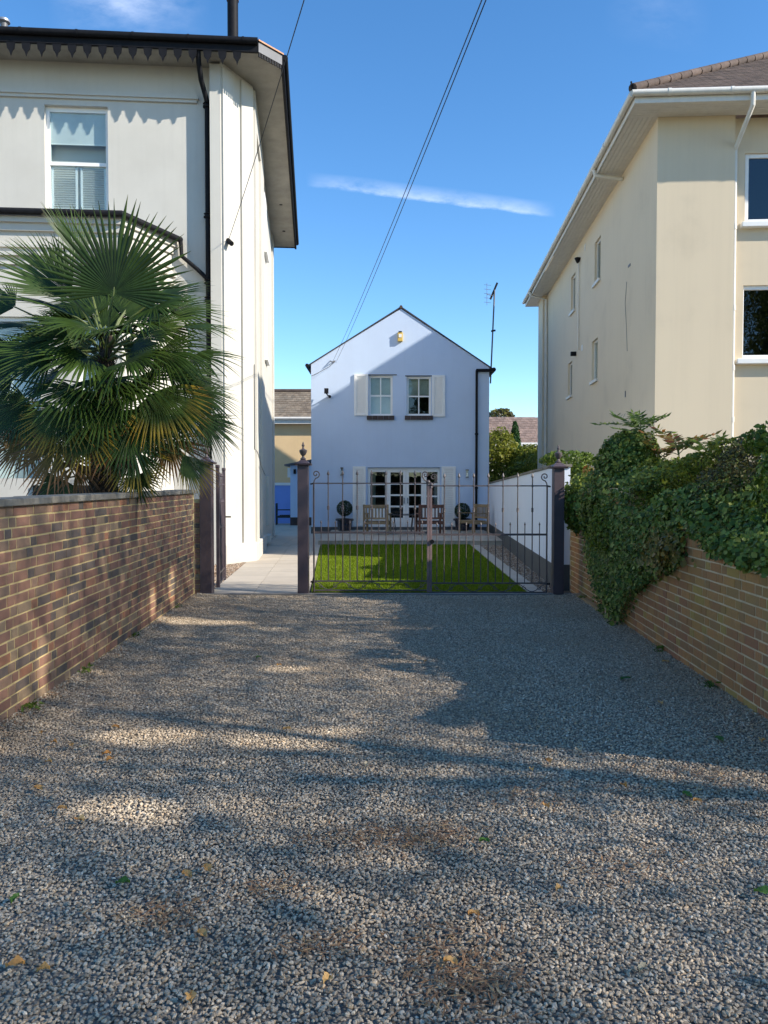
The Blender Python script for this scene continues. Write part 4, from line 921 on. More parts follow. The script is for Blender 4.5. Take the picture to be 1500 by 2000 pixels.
for i in range(3):
    c_ = gl_(.22+.28*i); pts = [(c_[0]+0, c_[1]+.075*math.cos(a_*.5), .2+.065*math.sin(a_*.5)) for a_ in range(13)]; MB().tube(pts, .007, 6).build('ring_scroll', m_gate, pg, smooth=True)
c_ = gl_(.97); MB().tube([(c_[0]+.0,c_[1],1.1),(c_[0]+.11,c_[1],1.1)], .012, 8).build('handle', m_black, pg)

# ================================================================== GARDEN FURNITURE ON THE TERRACE
TZ = .142
def chair(name, label, cx, cy, rz, wd, mat, back=.92, nslat=7, dp=.52, group=None):
    t_ = thing(name, (cx, cy, TZ), label, 'bench' if wd > .9 else 'chair', group, rot=(0,0,rz)); h = wd/2
    def b_(n_, *a): return MB().box(*a).build(n_, mat, t_, local=True, bevel=.006)
    for sx in (-1, 1):
        b_('leg', sx*h-.03, sx*h+.03, dp/2-.03, dp/2+.03, 0, back); b_('leg', sx*h-.03, sx*h+.03, -dp/2-.03, -dp/2+.03, 0, .62)
        b_('armrest', sx*h-.042, sx*h+.042, -dp/2-.07, dp/2-.032, .622, .652); b_('side_rail', sx*h-.018, sx*h+.018, -dp/2+.032, dp/2-.032, .30, .38)
    b_('seat_rail', -h+.031, h-.031, -dp/2-.02, -dp/2+.02, .32, .39); b_('seat_rail', -h+.031, h-.031, dp/2-.02, dp/2+.02, .32, .39)
    for i in range(6): b_('seat_slat', -h+.02, h-.02, -dp/2+i*.088-.03, -dp/2+i*.088+.045, .393, .415)
    b_('top_rail', -h+.031, h-.031, dp/2-.02, dp/2+.02, back-.11, back-.01); b_('back_rail', -h+.031, h-.031, dp/2-.018, dp/2+.018, .47, .53)
    for i in range(nslat):
        x = -h+.07+(wd-.14)*i/(nslat-1); b_('back_slat', x-.022, x+.022, dp/2-.009, dp/2+.009, .531, back-.112)
    return t_
c = P(737, 1040, 23.9); chair('garden_chair', 'weathered pale teak garden chair in front of the left shutter', c.x, 23.9, R(170), .74, m_wood_l, .93)
c = P(839, 1040, 23.9); chair('garden_chair', 'red brown slatted garden chair behind the middle of the gates', c.x+.02, 24.0, R(188), .76, m_wood_r, .93)
c = P(919, 1040, 24.2); chair('garden_bench', 'pale teak garden armchair facing left beside the garden wall', c.x+.12, 24.4, R(-63), .78, m_wood_l, .93, 9, .56)
tb = thing('garden_table', (P(786,1040,24.2).x, 24.3, TZ), 'small thin topped round table between the two garden chairs', 'table')
a = Vector((P(788,1040,24.2).x, 24.3, TZ)); MB().lathe(a+Vector((0,0,.60)), [(.5,0),(.52,.008),(.52,.022),(.5,.03)], 28).build('top', m_glassd, tb); MB().lathe(a+Vector((0,0,.585)), [(.50,0),(.525,.0),(.525,.014),(.50,.014)], 28).build('rim', m_gate, tb)
for k_ in range(4):
    an = PI/4+k_*PI/2; MB().tube([a+Vector((.42*math.cos(an),.42*math.sin(an),.585)), a+Vector((.34*math.cos(an),.34*math.sin(an),.0))], .014, 8).build('leg', m_gate, tb)
# dark chair in the yard
yb_t = TZ; TZ = .012; c = P(548,1020,33.0); chair('yard_bench', 'dark green wooden armchair against the deep blue yard wall', c.x+.12, 33.2, R(95), .62, m_wood_d, .92, 6, .62); TZ = yb_t

# ================================================================== FOLIAGE
def leafcloud(name, pts, nrm, size, mat, aspect=.62, fold=.25, tilt=.7, parent=None, droop=.3):
    n = len(pts); pts = np.asarray(pts, float); nrm = np.asarray(nrm, float)
    nrm = nrm/np.linalg.norm(nrm, axis=1, keepdims=True).clip(1e-6); nn = nrm + RNG.normal(0, tilt, (n,3)); nn /= np.linalg.norm(nn, axis=1, keepdims=True)
    d = RNG.normal(0, 1, (n,3)); d[:,2] -= droop; d -= nn*np.sum(d*nn, axis=1, keepdims=True); d /= np.linalg.norm(d, axis=1, keepdims=True)
    s = np.cross(d, nn); L = (size*RNG.uniform(.45, 1.0, n)*RNG.choice([.8,1.2,1.7], n, p=[.45,.4,.15]))[:,None]; W = L*aspect*.5; f = nn*L*fold*.4
    V = np.empty((n,6,3)); V[:,0] = pts-d*L*.5; V[:,1] = pts-d*L*.12+s*W+f; V[:,2] = pts+d*L*.2+s*W*.75+f; V[:,3] = pts+d*L*.52; V[:,4] = pts+d*L*.2-s*W*.75+f; V[:,5] = pts-d*L*.12-s*W+f
    org = pts.mean(0); org[2] = pts[:,2].min()
    b = np.arange(n)[:,None]*6
    F = np.concatenate([b+np.array([[0,1,2,3]]), b+np.array([[0,3,4,5]])])
    if parent is not None: org = np.array(WL[parent.name])
    me = npmesh(name, (V-org).reshape(-1,3), F, mat); o = link(name, me, parent)
    if parent is None: o.location = org
    WL[o.name] = Vector(org); return o
def blob(c, r, n, lumps=7, shell=.55, seed=0, top_only=False, lump=.28):
    rs = np.random.default_rng(seed); c = np.array(c, float); r = np.array(r, float)
    d = rs.normal(0,1,(n,3)); d /= np.linalg.norm(d,axis=1,keepdims=True)
    if top_only: d[:,2] = np.abs(d[:,2])
    L = rs.normal(0,1,(lumps,3)); L /= np.linalg.norm(L,axis=1,keepdims=True); amp = rs.uniform(-.5,1,lumps)*lump
    k = 1+np.sum(amp*np.exp(-6*(1-d@L.T)), axis=1)+rs.normal(0,.035,n)
    rad = (shell+(1-shell)*rs.uniform(0,1,n)**.5)*k
    return c+d*r*rad[:,None], d/r
G_IVY = [(0,(.05,.078,.012)),(.4,(.10,.15,.02)),(.75,(.18,.23,.03)),(1,(.34,.36,.08))]
m_ivy = leafmat('ivy_leaf', G_IVY, .5, .18)
m_ivyb = leafmat('bronze_ivy_leaf', [(0,(.10,.09,.018)),(.4,(.18,.14,.028)),(.75,(.30,.18,.035)),(1,(.18,.20,.04))], .4, .2)
m_shrub = leafmat('shrub_leaf', [(0,(.065,.09,.012)),(.5,(.15,.19,.02)),(.85,(.24,.27,.03)),(1,(.36,.34,.05))], .42, .25)
m_dshrub = leafmat('dark_shrub_leaf', [(0,(.05,.042,.016)),(.5,(.10,.085,.026)),(.8,(.18,.16,.035)),(1,(.28,.27,.05))], .45, .2)
m_yel = leafmat('golden_shrub_leaf', [(0,(.08,.11,.012)),(.5,(.18,.20,.02)),(1,(.33,.32,.04))], .45, .35)
m_mid = leafmat('mid_green_leaf', [(0,(.05,.09,.012)),(.5,(.10,.155,.02)),(1,(.19,.25,.035))], .42, .3)
m_treel = leafmat('tree_leaf', [(0,(.05,.08,.015)),(.5,(.09,.13,.025)),(1,(.16,.19,.04))], .45, .45)
m_con = leafmat('conifer_leaf', [(0,(.012,.05,.012)),(.6,(.03,.095,.02)),(1,(.06,.14,.03))], .5, .2)
m_box = leafmat('box_leaf', [(0,(.01,.022,.008)),(.6,(.02,.045,.013)),(1,(.045,.08,.02))], .4, .15)
m_autumn = leafmat('turning_leaf', [(0,(.10,.14,.02)),(.45,(.22,.20,.03)),(.75,(.34,.15,.04)),(1,(.26,.08,.03))], .45, .35)
m_orange = leafmat('fallen_orange_leaf', [(0,(.60,.25,.06)),(.5,(.72,.38,.12)),(1,(.75,.52,.22))], .6, .2)
m_fgreen = leafmat('fallen_green_leaf', [(0,(.05,.14,.02)),(1,(.12,.22,.04))], .45, .2)
m_cream_l = leafmat('pale_dry_leaf', [(0,(.52,.40,.22)),(1,(.66,.56,.38))], .6, .2)
def stems(base, tips, r, parent, mat=None, n_=6):
    mb = MB()
    for tp in tips:
        b = Vector(base); t_ = Vector(tp); m1 = b.lerp(t_, .45)+Vector((random.uniform(-.08,.08),random.uniform(-.08,.08),.1)); mb.tube([b, m1, t_], [r, r*.7, r*.25], n_)
    return mb.build('stem', mat or m_bark, parent)
def shrub(name, label, cat, blobs, mat, size, base, group=None, aspect=.6, tips=6, **k):
    t_ = thing(name, base, label, cat, group); P_, N_ = [], []
    for i, (c, r, n) in enumerate(blobs):
        a, b = blob(c, r, n, seed=hash(name+label) % 1000+i if False else (len(label)*7+i*13)); P_.append(a); N_.append(b)
    P_ = np.concatenate(P_); N_ = np.concatenate(N_); kk = P_[:,2] > .01; leafcloud('foliage', P_[kk], N_[kk], size, mat, aspect=aspect, parent=t_, **k)
    tp = [Vector(blobs[i % len(blobs)][0])+Vector((random.uniform(-.5,.5)*blobs[i % len(blobs)][1][0], random.uniform(-.5,.5)*blobs[i % len(blobs)][1][1], random.uniform(0,.6)*blobs[i % len(blobs)][1][2])) for i in range(tips)]
    stems(base, tp, .03, t_); return t_
def PB(u, v, Y): return tuple(P(u, v, Y))
def wpt(u, v):                                                # point of the right wall face seen at a photo position
    lo, hi = 3.0, 12.0
    for _ in range(40):
        m = (lo+hi)/2
        if P(u, v, m).x < rx(m): lo = m
        else: hi = m
    return P(u, v, lo)
# ivy that pours over the wall down to its root
def inpoly(x, y, poly):
    r = False; j = len(poly)-1
    for i in range(len(poly)):
        if (poly[i][1] > y) != (poly[j][1] > y) and x < (poly[j][0]-poly[i][0])*(y-poly[i][1])/(poly[j][1]-poly[i][1])+poly[i][0]: r = not r
        j = i
    return r
iv = thing('ivy', (2.66, 8.4, 0), 'dark ivy cascading over the red brick wall down to a thick root', 'ivy')
poly = [(1146,1035),(1150,1090),(1166,1140),(1185,1190),(1196,1238),(1215,1240),(1222,1205),(1245,1165),(1290,1125),(1330,1105),(1345,1050),(1300,1000),(1180,1000)]
pts, nr = [], []
while len(pts) < 12500:
    u, v = random.uniform(1140,1350), random.uniform(1000,1242)
    if not inpoly(u, v, poly): continue
    q_ = wpt(u+random.gauss(0,4), v+random.gauss(0,4)); dcen = min(1, abs(u-1140)/90, abs(1340-u)/90)
    q_.x -= random.uniform(0, .05+.13*dcen) ; pts.append(tuple(q_)); nr.append((-1, -.3, .35))
leafcloud('foliage', pts, nr, .044, m_ivy, aspect=.85, tilt=.45, parent=iv, droop=1.0)
pts, nr = [], []
for _ in range(700):
    u, v = random.gauss(1313,17), random.gauss(1078,18); q_ = wpt(u, v); q_.x -= random.uniform(.04,.2); pts.append(tuple(q_)); nr.append((-1,-.3,.3))
leafcloud('bronze_foliage', pts, nr, .05, m_ivyb, aspect=.9, tilt=.5, parent=iv, droop=.8)
pts, nr = [], []
for _ in range(5200):
    y = random.uniform(8.2, 11.75); x = rx(y)+random.uniform(-.13,.34); z = 1.56+random.uniform(-.10,.16)+.07*math.sin(y*4)
    if x < rx(y): z -= random.uniform(0,.35)*(.5+.5*math.sin(y*2.3+1))
    pts.append((x,y,z)); nr.append((-.7,-.3,.7))
leafcloud('foliage', pts, nr, .05, m_ivy, aspect=.85, tilt=.5, parent=iv, droop=.6)
rt = wpt(1206,1236); mb = MB(); mb.tube([(rt.x-.03,rt.y,-.02),(rt.x-.04,rt.y+.02,.2),(rt.x-.02,rt.y+.1,.55)], [.06,.045,.03], 8); mb.tube([(rt.x-.09,rt.y-.05,-.02),(rt.x-.05,rt.y,.12),(rt.x-.0,rt.y+.2,.5)], [.03,.03,.02], 7); mb.build('root', m_bark, iv, smooth=True)
MB().box(rt.x-.16, rt.x-.10, rt.y+.02, rt.y+.08, -.02, .17).build('edging_stake', pm('pale_timber', (.42,.27,.18), .85, .2, 12, .4, 50), rw) if False else None
st_ = put(MB().box(rt.x-.13, rt.x-.07, rt.y+.03, rt.y+.09, -.02, .16).build('timber_peg', pm('pale_timber', (.42,.27,.18), .85, .2, 12, .4, 50), bevel=.005), 'short pale timber peg at the foot of the ivy root', 'peg')
iv2 = thing('ivy', (3.1, 6.2, 1.1), 'glossy ivy draped along the top of the red brick wall at the right edge', 'ivy')
pts, nr = [], []
for _ in range(16000):
    y = random.uniform(4.2, 8.2); x = rx(y)+random.uniform(-.14,.55); z = 1.18+.22*random.random()+.16*math.sin(y*2.1)+(x-rx(y))*.35
    if x < rx(y)+.03: z -= random.uniform(0,.14)*(.5+.6*math.sin(y*3.3)) ; x = rx(y)-random.uniform(.0,.10)
    pts.append((x,y,z)); nr.append((-.7,-.3,.7))
leafcloud('foliage', pts, nr, .046, m_ivy, aspect=.9, tilt=.5, parent=iv2, droop=.6)
stems((rx(5)+.1,5,1.1), [(rx(y)-.03,y,1.08) for y in (5.0,5.5,5.9,6.3,6.8)], .012, iv2)
shrub('ivy_bush', 'tall rounded ivy clad bush rising above the wall beside the gate', 'bush', [(PB(1224,945,9.9),(.42,.5,.62),14000),(PB(1226,893,9.9),(.33,.4,.34),7500),(PB(1195,990,9.8),(.30,.4,.36),4500),(PB(1218,1015,9.3),(.30,.4,.30),5000),(PB(1165,1010,10.4),(.22,.4,.32),3500)], m_ivy, .048, (3.15,9.9,0), aspect=.9, tilt=.5)
shrub('climbing_shrub', 'bright green climber with a few red leaves behind the end of the garden wall', 'climber', [(PB(1132,945,12.6),(.22,.3,.32),3000),(PB(1142,1002,11.3),(.30,.4,.36),3800),(PB(1110,898,13.6),(.5,.4,.16),1200)], m_mid, .06, (3.1,12.3,0), aspect=.8)
shrub('red_tipped_shrub', 'small cluster of reddish leaves beside the garden wall end', 'shrub', [(PB(1128,968,12.1),(.12,.15,.12),160),(PB(1150,925,12.1),(.1,.15,.1),120)], m_autumn, .08, (3.2,12.1,0))
shrub('flowering_shrub', 'olive green fine leaved shrub with one yellow flower above the brick wall', 'shrub', [(PB(1300,995,8.6),(.52,.5,.42),10000),(PB(1350,940,8.8),(.45,.45,.30),6000),(PB(1190,1030,9.0),(.22,.32,.26),2200),(PB(1285,930,9.2),(.28,.35,.22),2600)], m_shrub, .046, (3.3,8.6,0), aspect=.5, tilt=.8)
shrub('berberis', 'dark brownish twiggy shrub filling the right edge above the ivy', 'shrub', [(PB(1455,985,6.6),(.46,.5,.38),10000),(PB(1495,905,6.9),(.36,.4,.28),5000),(PB(1395,1005,7.2),(.28,.35,.28),3200)], m_dshrub, .04, (3.2,6.8,0), aspect=.45, tilt=.9, tips=26)
shrub('pale_shrub', 'light green leafy shoots at the very right edge of the hedge', 'shrub', [(PB(1508,960,5.6),(.09,.2,.30),700),(PB(1505,1035,5.5),(.12,.2,.11),400),(PB(1502,860,6.0),(.15,.2,.12),500)], m_mid, .055, (2.85,5.7,1.0), aspect=.6)
shrub('trailing_shrub', 'yellow green trailing stems across the middle of the hedge', 'shrub', [(PB(1385,905,7.9),(.30,.3,.13),1500),(PB(1335,930,8.0),(.22,.3,.11),900),(PB(1425,875,7.6),(.22,.3,.10),700)], m_yel, .045, (3.3,7.9,.9), aspect=.5)
# mahonia-like shoots: pinnate leaves, each leaflet pair on an arching rib
def pinnate(parent, base, dirn, L, mat, seed):
    rs = np.random.default_rng(seed); b = np.array(base); d = np.array(dirn, float); d /= np.linalg.norm(d); pts, nr = [], []
    rib = []
    for i in range(11):
        t_ = i/10; p_ = b+d*L*1.15*t_+np.array([0,0,-.28*L*t_*t_]); rib.append(tuple(p_))
    MB().tube(rib, [.006-.0045*i/10 for i in range(11)], 5).build('rib', m_stem, parent)
    s = np.cross(d, [0,0,1]); s /= np.linalg.norm(s)
    V, F = [], []
    for i in range(2, 11):
        p_ = np.array(rib[i]); ln = L*.29*(1-.3*abs(i/10-.5))
        for sg_ in ((-1,1) if i < 10 else (0,)):
            dv = s*sg_*.9+d*.55+np.array([0,0,-.12+rs.normal(0,.1)]); dv /= np.linalg.norm(dv); w_ = np.cross(dv,[rs.normal(0,.35),-.8,.6]); w_ /= np.linalg.norm(w_); w_ *= ln*.16
            k = len(V); V += [p_, p_+dv*ln*.35+w_, p_+dv*ln, p_+dv*ln*.35-w_]; F.append((k,k+1,k+2,k+3))
    MB().add(V, F).build('leaflets', mat, parent)
def pinplant(u, v, Y, label, mat, L, n_, seed, h_=.55):
    top = P(u, v, Y); t_ = thing('ornamental_shoot', (top.x, Y, top.z-h_), label, 'plant', 'arching shoots above the hedge')
    MB().tube([(top.x,Y,top.z-h_-.4),(top.x+.02,Y,top.z-h_*.5),tuple(top)], [.012,.01,.007], 6).build('stem', m_stem, t_)
    for i in range(n_):
        an = 2*PI*i/n_+seed; el_ = .35+.9*((i*7) % 5)/5; pinnate(t_, top-Vector((0,0,.05*(i % 3))), (math.cos(an),math.sin(an)*.8,el_), L*random.uniform(.8,1.15), mat, seed*17+i)
pinplant(1252, 836, 9.7, 'tallest green arching shoot above the ivy clad bush', m_mid, .42, 9, 3)
pinplant(1325, 872, 9.4, 'orange tinted arching shoot right of the ivy clad bush', m_autumn, .46, 9, 5)
pinplant(1382, 882, 9.2, 'yellow green arching shoot nearest the cream downpipe', m_mid, .38, 8, 8)
pinplant(1287, 888, 9.6, 'low orange and green shoot between the two taller ones', m_autumn, .36, 8, 11)
# one yellow flower, one curled orange leaf in the hedge
f_ = P(1297,940,8.0); fl_ = thing('yellow_flower', f_, 'single yellow flower in the olive shrub', 'flower'); m_pet = pm('yellow_petal', (.75,.52,.03), .5, .1, 20, 0)
for i in range(5):
    an = i*2*PI/5; d = Vector((math.cos(an), -.35, math.sin(an)))*.034; s = Vector((-math.sin(an),0,math.cos(an)))*.017; MB().add([f_, f_+d*.6+s, f_+d, f_+d*.6-s], [(0,1,2,3)]).build('petal', m_pet, fl_)
f_ = P(1368,985,6.7); cu = MB(); 
for i in range(6): cu.add([f_+Vector((.012*i-.03,-.01,-.12+.03*i)), f_+Vector((.012*i+.015-.03*abs(i-3)*.3,-.03,-.12+.03*i)), f_+Vector((.012*(i+1)+.015-.03*abs(i-2)*.3,-.03,-.09+.03*i)), f_+Vector((.012*(i+1)-.03,-.01,-.09+.03*i))], [(0,1,2,3)])
put(cu.build('withered_leaf', m_orange), 'curled orange withered leaf hanging in the dark shrub', 'leaf')
# garden shrubs beyond the blue garden wall
shrub('golden_bush', 'round golden green bush against the right corner of the blue house', 'bush', [(PB(975,905,34.5),(.98,1,1.35),9500),(PB(965,955,34),(.9,.9,.7),3000)], m_yel, .13, (5.1,34.5,0))
def conifer(base, h_, r, label):
    t_ = thing('conifer', base, label, 'tree'); n = 5000; z = RNG.uniform(0,1,n)**.8; a = RNG.uniform(0,2*PI,n); rr = r*(1-z)**.75*RNG.uniform(.75,1.05,n)+.03
    pts = np.c_[base[0]+rr*np.cos(a), base[1]+rr*np.sin(a), base[2]+.2+z*(h_-.2)]; leafcloud('crown', pts, np.c_[np.cos(a),np.sin(a),np.full(n,.4)], .13, m_con, aspect=.5, parent=t_, droop=-1.5)
    MB().tube([base, (base[0],base[1],base[2]+h_*.9)], [.09,.02], 7).build('trunk', m_bark, t_)
ct = P(1006,824,37.5); conifer((ct.x,37.5,0), ct.z, .72, 'slim pointed dark green conifer behind the golden bush')
shrub('laurel_bush', 'mid green mixed bush left of the gate post finial', 'bush', [(PB(1035,910,34),(.95,.8,.9),6500),(PB(1012,935,33),(.7,.6,.7),3000)], m_shrub, .13, (6.4,34,0))
shrub('variegated_bush', 'pale yellow green bush just behind the gate post finial', 'bush', [(PB(1062,920,32),(.9,.7,.7),4000),(PB(1030,940,32),(.6,.6,.5),2000)], m_yel, .11, (6.6,32,0))
shrub('far_tree', 'dark treetop peeping over the distant tiled roof', 'tree', [(PB(978,816,62),(1.1,1,.7),1500)], m_dshrub, .25, (9.6,62,0))
# topiary balls in navy pots
for u_, lb, pt, Yq in ((673,'left of the glazed doors','navy glazed plant pot under the left topiary ball',25.9), (903,'right of the glazed doors','navy glazed plant pot behind the armchair',26.0)):
    c = P(u_, 1000, Yq); rr = .27; po = thing('plant_pot', (c.x, Yq, TZ), pt, 'pot', 'navy plant pots')
    MB().lathe((c.x,Yq,TZ), [(.20,0),(.225,.02),(.26,.33),(.31,.34),(.315,.40),(.285,.41),(.275,.36)], 22).build('pot_body', m_pot, po, smooth=True); MB().lathe((c.x,Yq,TZ+.345), [(.001,0),(.272,0),(.272,.02),(.001,.03)], 18).build('soil', m_trunk, po)
    tp_ = thing('topiary_ball', (c.x, Yq, TZ+.37), 'clipped round box topiary ball on a short stem, '+lb, 'topiary', 'topiary balls'); zc = P(u_, 994 if u_ < 800 else 999, Yq).z+.02
    MB().tube([(c.x,Yq,TZ+.36),(c.x+.02,Yq,zc)], .018, 7).build('stem', m_bark, tp_); d = RNG.normal(0,1,(3800,3)); d /= np.linalg.norm(d,axis=1,keepdims=True); leafcloud('crown', np.array([c.x,Yq,zc])+d*rr*(.86+.14*RNG.uniform(0,1,(3800,1))), d, .034, m_box, aspect=.7, parent=tp_, tilt=.5)

# ================================================================== FAN PALM
PY = 8.2
pb = P(196, 985, PY); pt_ = P(207, 655, PY)
palm = thing('fan_palm', (pb.x, PY, 0), 'bushy fan palm with yellowing lower leaves behind the brown brick wall', 'palm tree')
mb = MB(); nseg = 40; n_ = 18; prof = []
for i in range(nseg+1):
    t_ = i/nseg; z = -.02+(pt_.z+.02)*t_; r = (.17-.03*t_ if t_ < .7 else .149-.30*(t_-.7))*(1+.10*math.sin(i*2.1))
    for k_ in range(n_):
        a = 2*PI*k_/n_; rr = r*(1+random.uniform(-.14,.14)); mb.v.append((pb.x+(pt_.x-pb.x)*t_+rr*math.cos(a), PY+rr*math.sin(a), z))
for i in range(nseg):
    for k_ in range(n_): a = i*n_+k_; b2 = i*n_+(k_+1) % n_; mb.f.append((a,b2,b2+n_,a+n_))
mb.build('trunk', m_trunk, palm)
fib = MB()
for i in range(420):
    z = random.uniform(1.3, pt_.z-.15); a = random.uniform(0,2*PI); r = .15; c_ = Vector((pb.x+(pt_.x-pb.x)*z/pt_.z+r*math.cos(a), PY+r*math.sin(a), z)); d = Vector((math.cos(a)*random.uniform(.1,.8), math.sin(a)*random.uniform(.1,.8), random.uniform(-.9,.5))).normalized()*random.uniform(.08,.22); s = Vector((-math.sin(a),math.cos(a),0))*.007
    fib.add([c_-s, c_+s, c_+d], [(0,1,2)])
put(fib.build('fibre', m_trunk, palm), kind='stuff')
m_pg = leafmat('palm_green', [(0,(.022,.042,.009)),(.55,(.034,.062,.011)),(.93,(.05,.08,.014)),(1,(.11,.10,.03))], .38, .16, attr=True)
m_py = leafmat('palm_yellowing', [(0,(.028,.055,.012)),(.55,(.05,.08,.015)),(.76,(.30,.21,.025)),(.94,(.42,.23,.03)),(1,(.20,.10,.03))], .45, .25, attr=True)
m_pb = leafmat('palm_dry', [(0,(.05,.06,.015)),(.35,(.16,.11,.03)),(.65,(.24,.12,.045)),(1,(.16,.085,.05))], .7, .2, attr=True)
def fan(hub, axis, normal, L, spread, droop, mat, nseg=34, fold=0.0, stem_from=None, ragged=.0):
    hub = Vector(hub); a = Vector(axis).normalized(); n0 = Vector(normal); n0 = (n0-a*n0.dot(a)).normalized(); s = a.cross(n0)
    V, F, T = [], [], []; org = WL[palm.name]
    rows = (.04,.22,.40,.55,.72,.88,1.0)
    for i in range(nseg):
        th = (i+.5)/nseg-.5; ang = R(spread)*th; hw0 = R(spread)/nseg*.5*1.04
        d = a*math.cos(ang)+s*math.sin(ang); d = (d+n0*fold*abs(th)*2).normalized(); tdir = d.cross(n0).normalized()
        if ragged and random.random() < ragged: continue
        Li = L*(1.0-.30*abs(2*th)**2.2)*random.uniform(.92,1.05); split = random.uniform(.44,.60); dr = droop*random.uniform(.6,1.4); sw_ = random.gauss(0,.04)
        k = len(V); nd = d.cross(tdir)
        for r in rows:
            w_ = hw0*r*Li if r <= split else hw0*split*Li*(1-((r-split)/(1-split))**1.3)*1.0
            w_ = max(w_, .0012)
            c_ = hub+d*(r*Li)+Vector((0,0,-1))*(dr*Li*max(0,r-.35)**1.7)+tdir*(sw_*Li*max(0,r-split))
            pl_ = n0*(w_*.55)
            V += [c_-tdir*w_-pl_*.5-org, c_+pl_*.5-org, c_+tdir*w_-pl_*.5-org]; T += [r]*3
        for j in range(len(rows)-1):
            q_ = k+j*3; F += [(q_,q_+1,q_+4,q_+3),(q_+1,q_+2,q_+5,q_+4)]
    me = npmesh('fan_leaf', [tuple(v_) for v_ in V], F, mat); at = me.attributes.new('tip','FLOAT','POINT'); at.data.foreach_set('value', np.array(T, np.float32))
    o = link('fan_leaf', me, palm); WL[o.name] = org
    st = Vector(stem_from) if stem_from else pt_-Vector((0,0,.15))
    mid = st.lerp(hub, .55)+Vector((0,0,.06)); MB().tube([st, mid, hub, hub+a*.06*L], [.017,.012,.009,.005], 6).build('petiole', m_stem, o, smooth=True)
    return o
def fpx(u, v, dy, du, dv, ddep, L, spread, droop, mat, nrm=(0,-1,.25), nseg=34, fold=.12, base=None, rag=0):
    """hub at photo point u,v and depth offset dy; axis = image direction (du right, dv up) + depth"""
    h_ = P(u, v, PY+dy); fan(h_, (du, ddep, dv), nrm, L*PY/1500, spread, droop, mat, nseg, fold, base, rag)
lowst = lambda z: Vector((pb.x+(pt_.x-pb.x)*z/pt_.z, PY, z))
# the crown: upper leaves
for (u_, v_, dy_, du_, dv_, dd_, L_, sp_, dr_, mt_) in (
    (175,700,-.6,-.5,-.15,-.9,120,200,.55,m_pg),(245,705,-.6,.5,-.2,-.9,120,200,.55,m_pg),(150,760,-.6,-.4,-.5,-.8,110,205,.4,m_pg),(255,745,-.55,.5,-.5,-.7,112,205,.4,m_pg),(212,655,-.55,.1,-.05,-.9,110,200,.5,m_pg),(185,615,.3,-.5,.5,.4,130,160,.2,m_pg),(240,615,.3,.5,.5,.4,130,160,.2,m_pg),(290,640,.15,.8,.2,.2,125,160,.35,m_pg),(120,650,.2,-.8,.2,.2,130,160,.3,m_pg),(205,640,.25,.05,.6,.3,105,190,.25,m_pg),(245,690,.2,.6,.1,.2,100,190,.4,m_pg),(165,690,.2,-.6,.1,.2,100,190,.4,m_pg),(165,655,-.2,-.9,.15,-.3,120,150,.35,m_pg),(262,668,-.2,.9,.1,-.4,115,160,.45,m_pg),
    (200,790,-.6,0,-.7,-.7,105,205,.3,m_pg),(165,835,-.5,-.3,-1,-.4,95,205,.2,m_py),(250,840,-.5,.3,-1,-.4,95,205,.2,m_pg),(105,690,-.35,-1,-.05,-.5,140,150,.4,m_pg),
    (310,690,-.35,1,-.1,-.5,128,160,.5,m_pg),(345,800,-.2,.9,-.6,-.2,105,170,.35,m_pg),(65,820,.0,-.8,-.7,-.1,105,190,.3,m_py),(30,700,-.2,-1,.1,-.2,110,150,.35,m_pg),
    (20,800,.1,-.9,-.6,.0,95,180,.35,m_pg),(395,820,.1,.9,-.8,.0,85,150,.35,m_pg),(30,600,.2,-1,.25,.1,115,130,.3,m_pg),(320,720,.2,.7,.1,.3,120,160,.45,m_pg)):
    fpx(u_,v_,dy_,du_,dv_,dd_,L_,sp_,dr_,mt_,(0,-.8,.6),34,.06,lowst(2.9 if v_ < 720 else 2.4 if v_ < 800 else 2.1))
fpx(222,572,-.25, .12,1,-.10,178,215,.06,m_pg,(0,-1,.12),40,.10)
fpx(158,512,.05, -.48,1,.15,135,75,.08,m_pg,(.7,-.6,.3),24,.3)
fpx(140,580,-.1, -1,.72,-.1,165,110,.12,m_pg,(-.3,-.7,.75),32,.25)
fpx(122,560,.25, -.75,.9,.25,150,70,.1,m_pg,(.5,-.7,.4),24,.3)
fpx(150,620,-.15, -1,.36,-.35,160,100,.30,m_pg,(0,-.25,1),32,.1)
fpx(55,640,.1, -1,.10,.0,110,120,.28,m_pg,(0,-.35,1),30,.1)
fpx(296,590,.0, 1,.34,-.1,130,130,.28,m_pg,(.1,-.5,.9),32,.1)
fpx(300,600,-.35, .5,-.1,-.6,110,190,.5,m_pg,(0,-.7,.7),34,.05)
fpx(350,640,.15, 1,.10,.1,120,130,.45,m_pg,(0,-.35,1),30,.1)
fpx(372,700,-.1, 1,.05,-.2,112,150,.55,m_pg,(0,-.5,.9),32,.08)
fpx(255,640,-.5, .35,-.05,-.9,115,200,.55,m_pg,(0,-.5,.9),36,.05)
fpx(180,640,-.45, -.6,.05,-.7,130,170,.45,m_pg,(0,-.5,.9),34,.05)
fpx(75,715,-.1, -1,-.05,-.3,130,150,.35,m_pg,(0,-.5,.9),32,.1)
fpx(60,690,.3, -1,.25,.2,120,140,.3,m_pg,(0,-.5,.9),30,.1)
fpx(250,600,.4, .3,.7,.5,140,150,.2,m_pg,(0,-.8,.5),32,.1)
fpx(170,600,.45, -.4,.5,.6,130,150,.2,m_pg,(0,-.8,.5),32,.1)
fpx(330,610,.4, .9,.3,.4,120,150,.3,m_pg,(0,-.7,.7),30,.1)
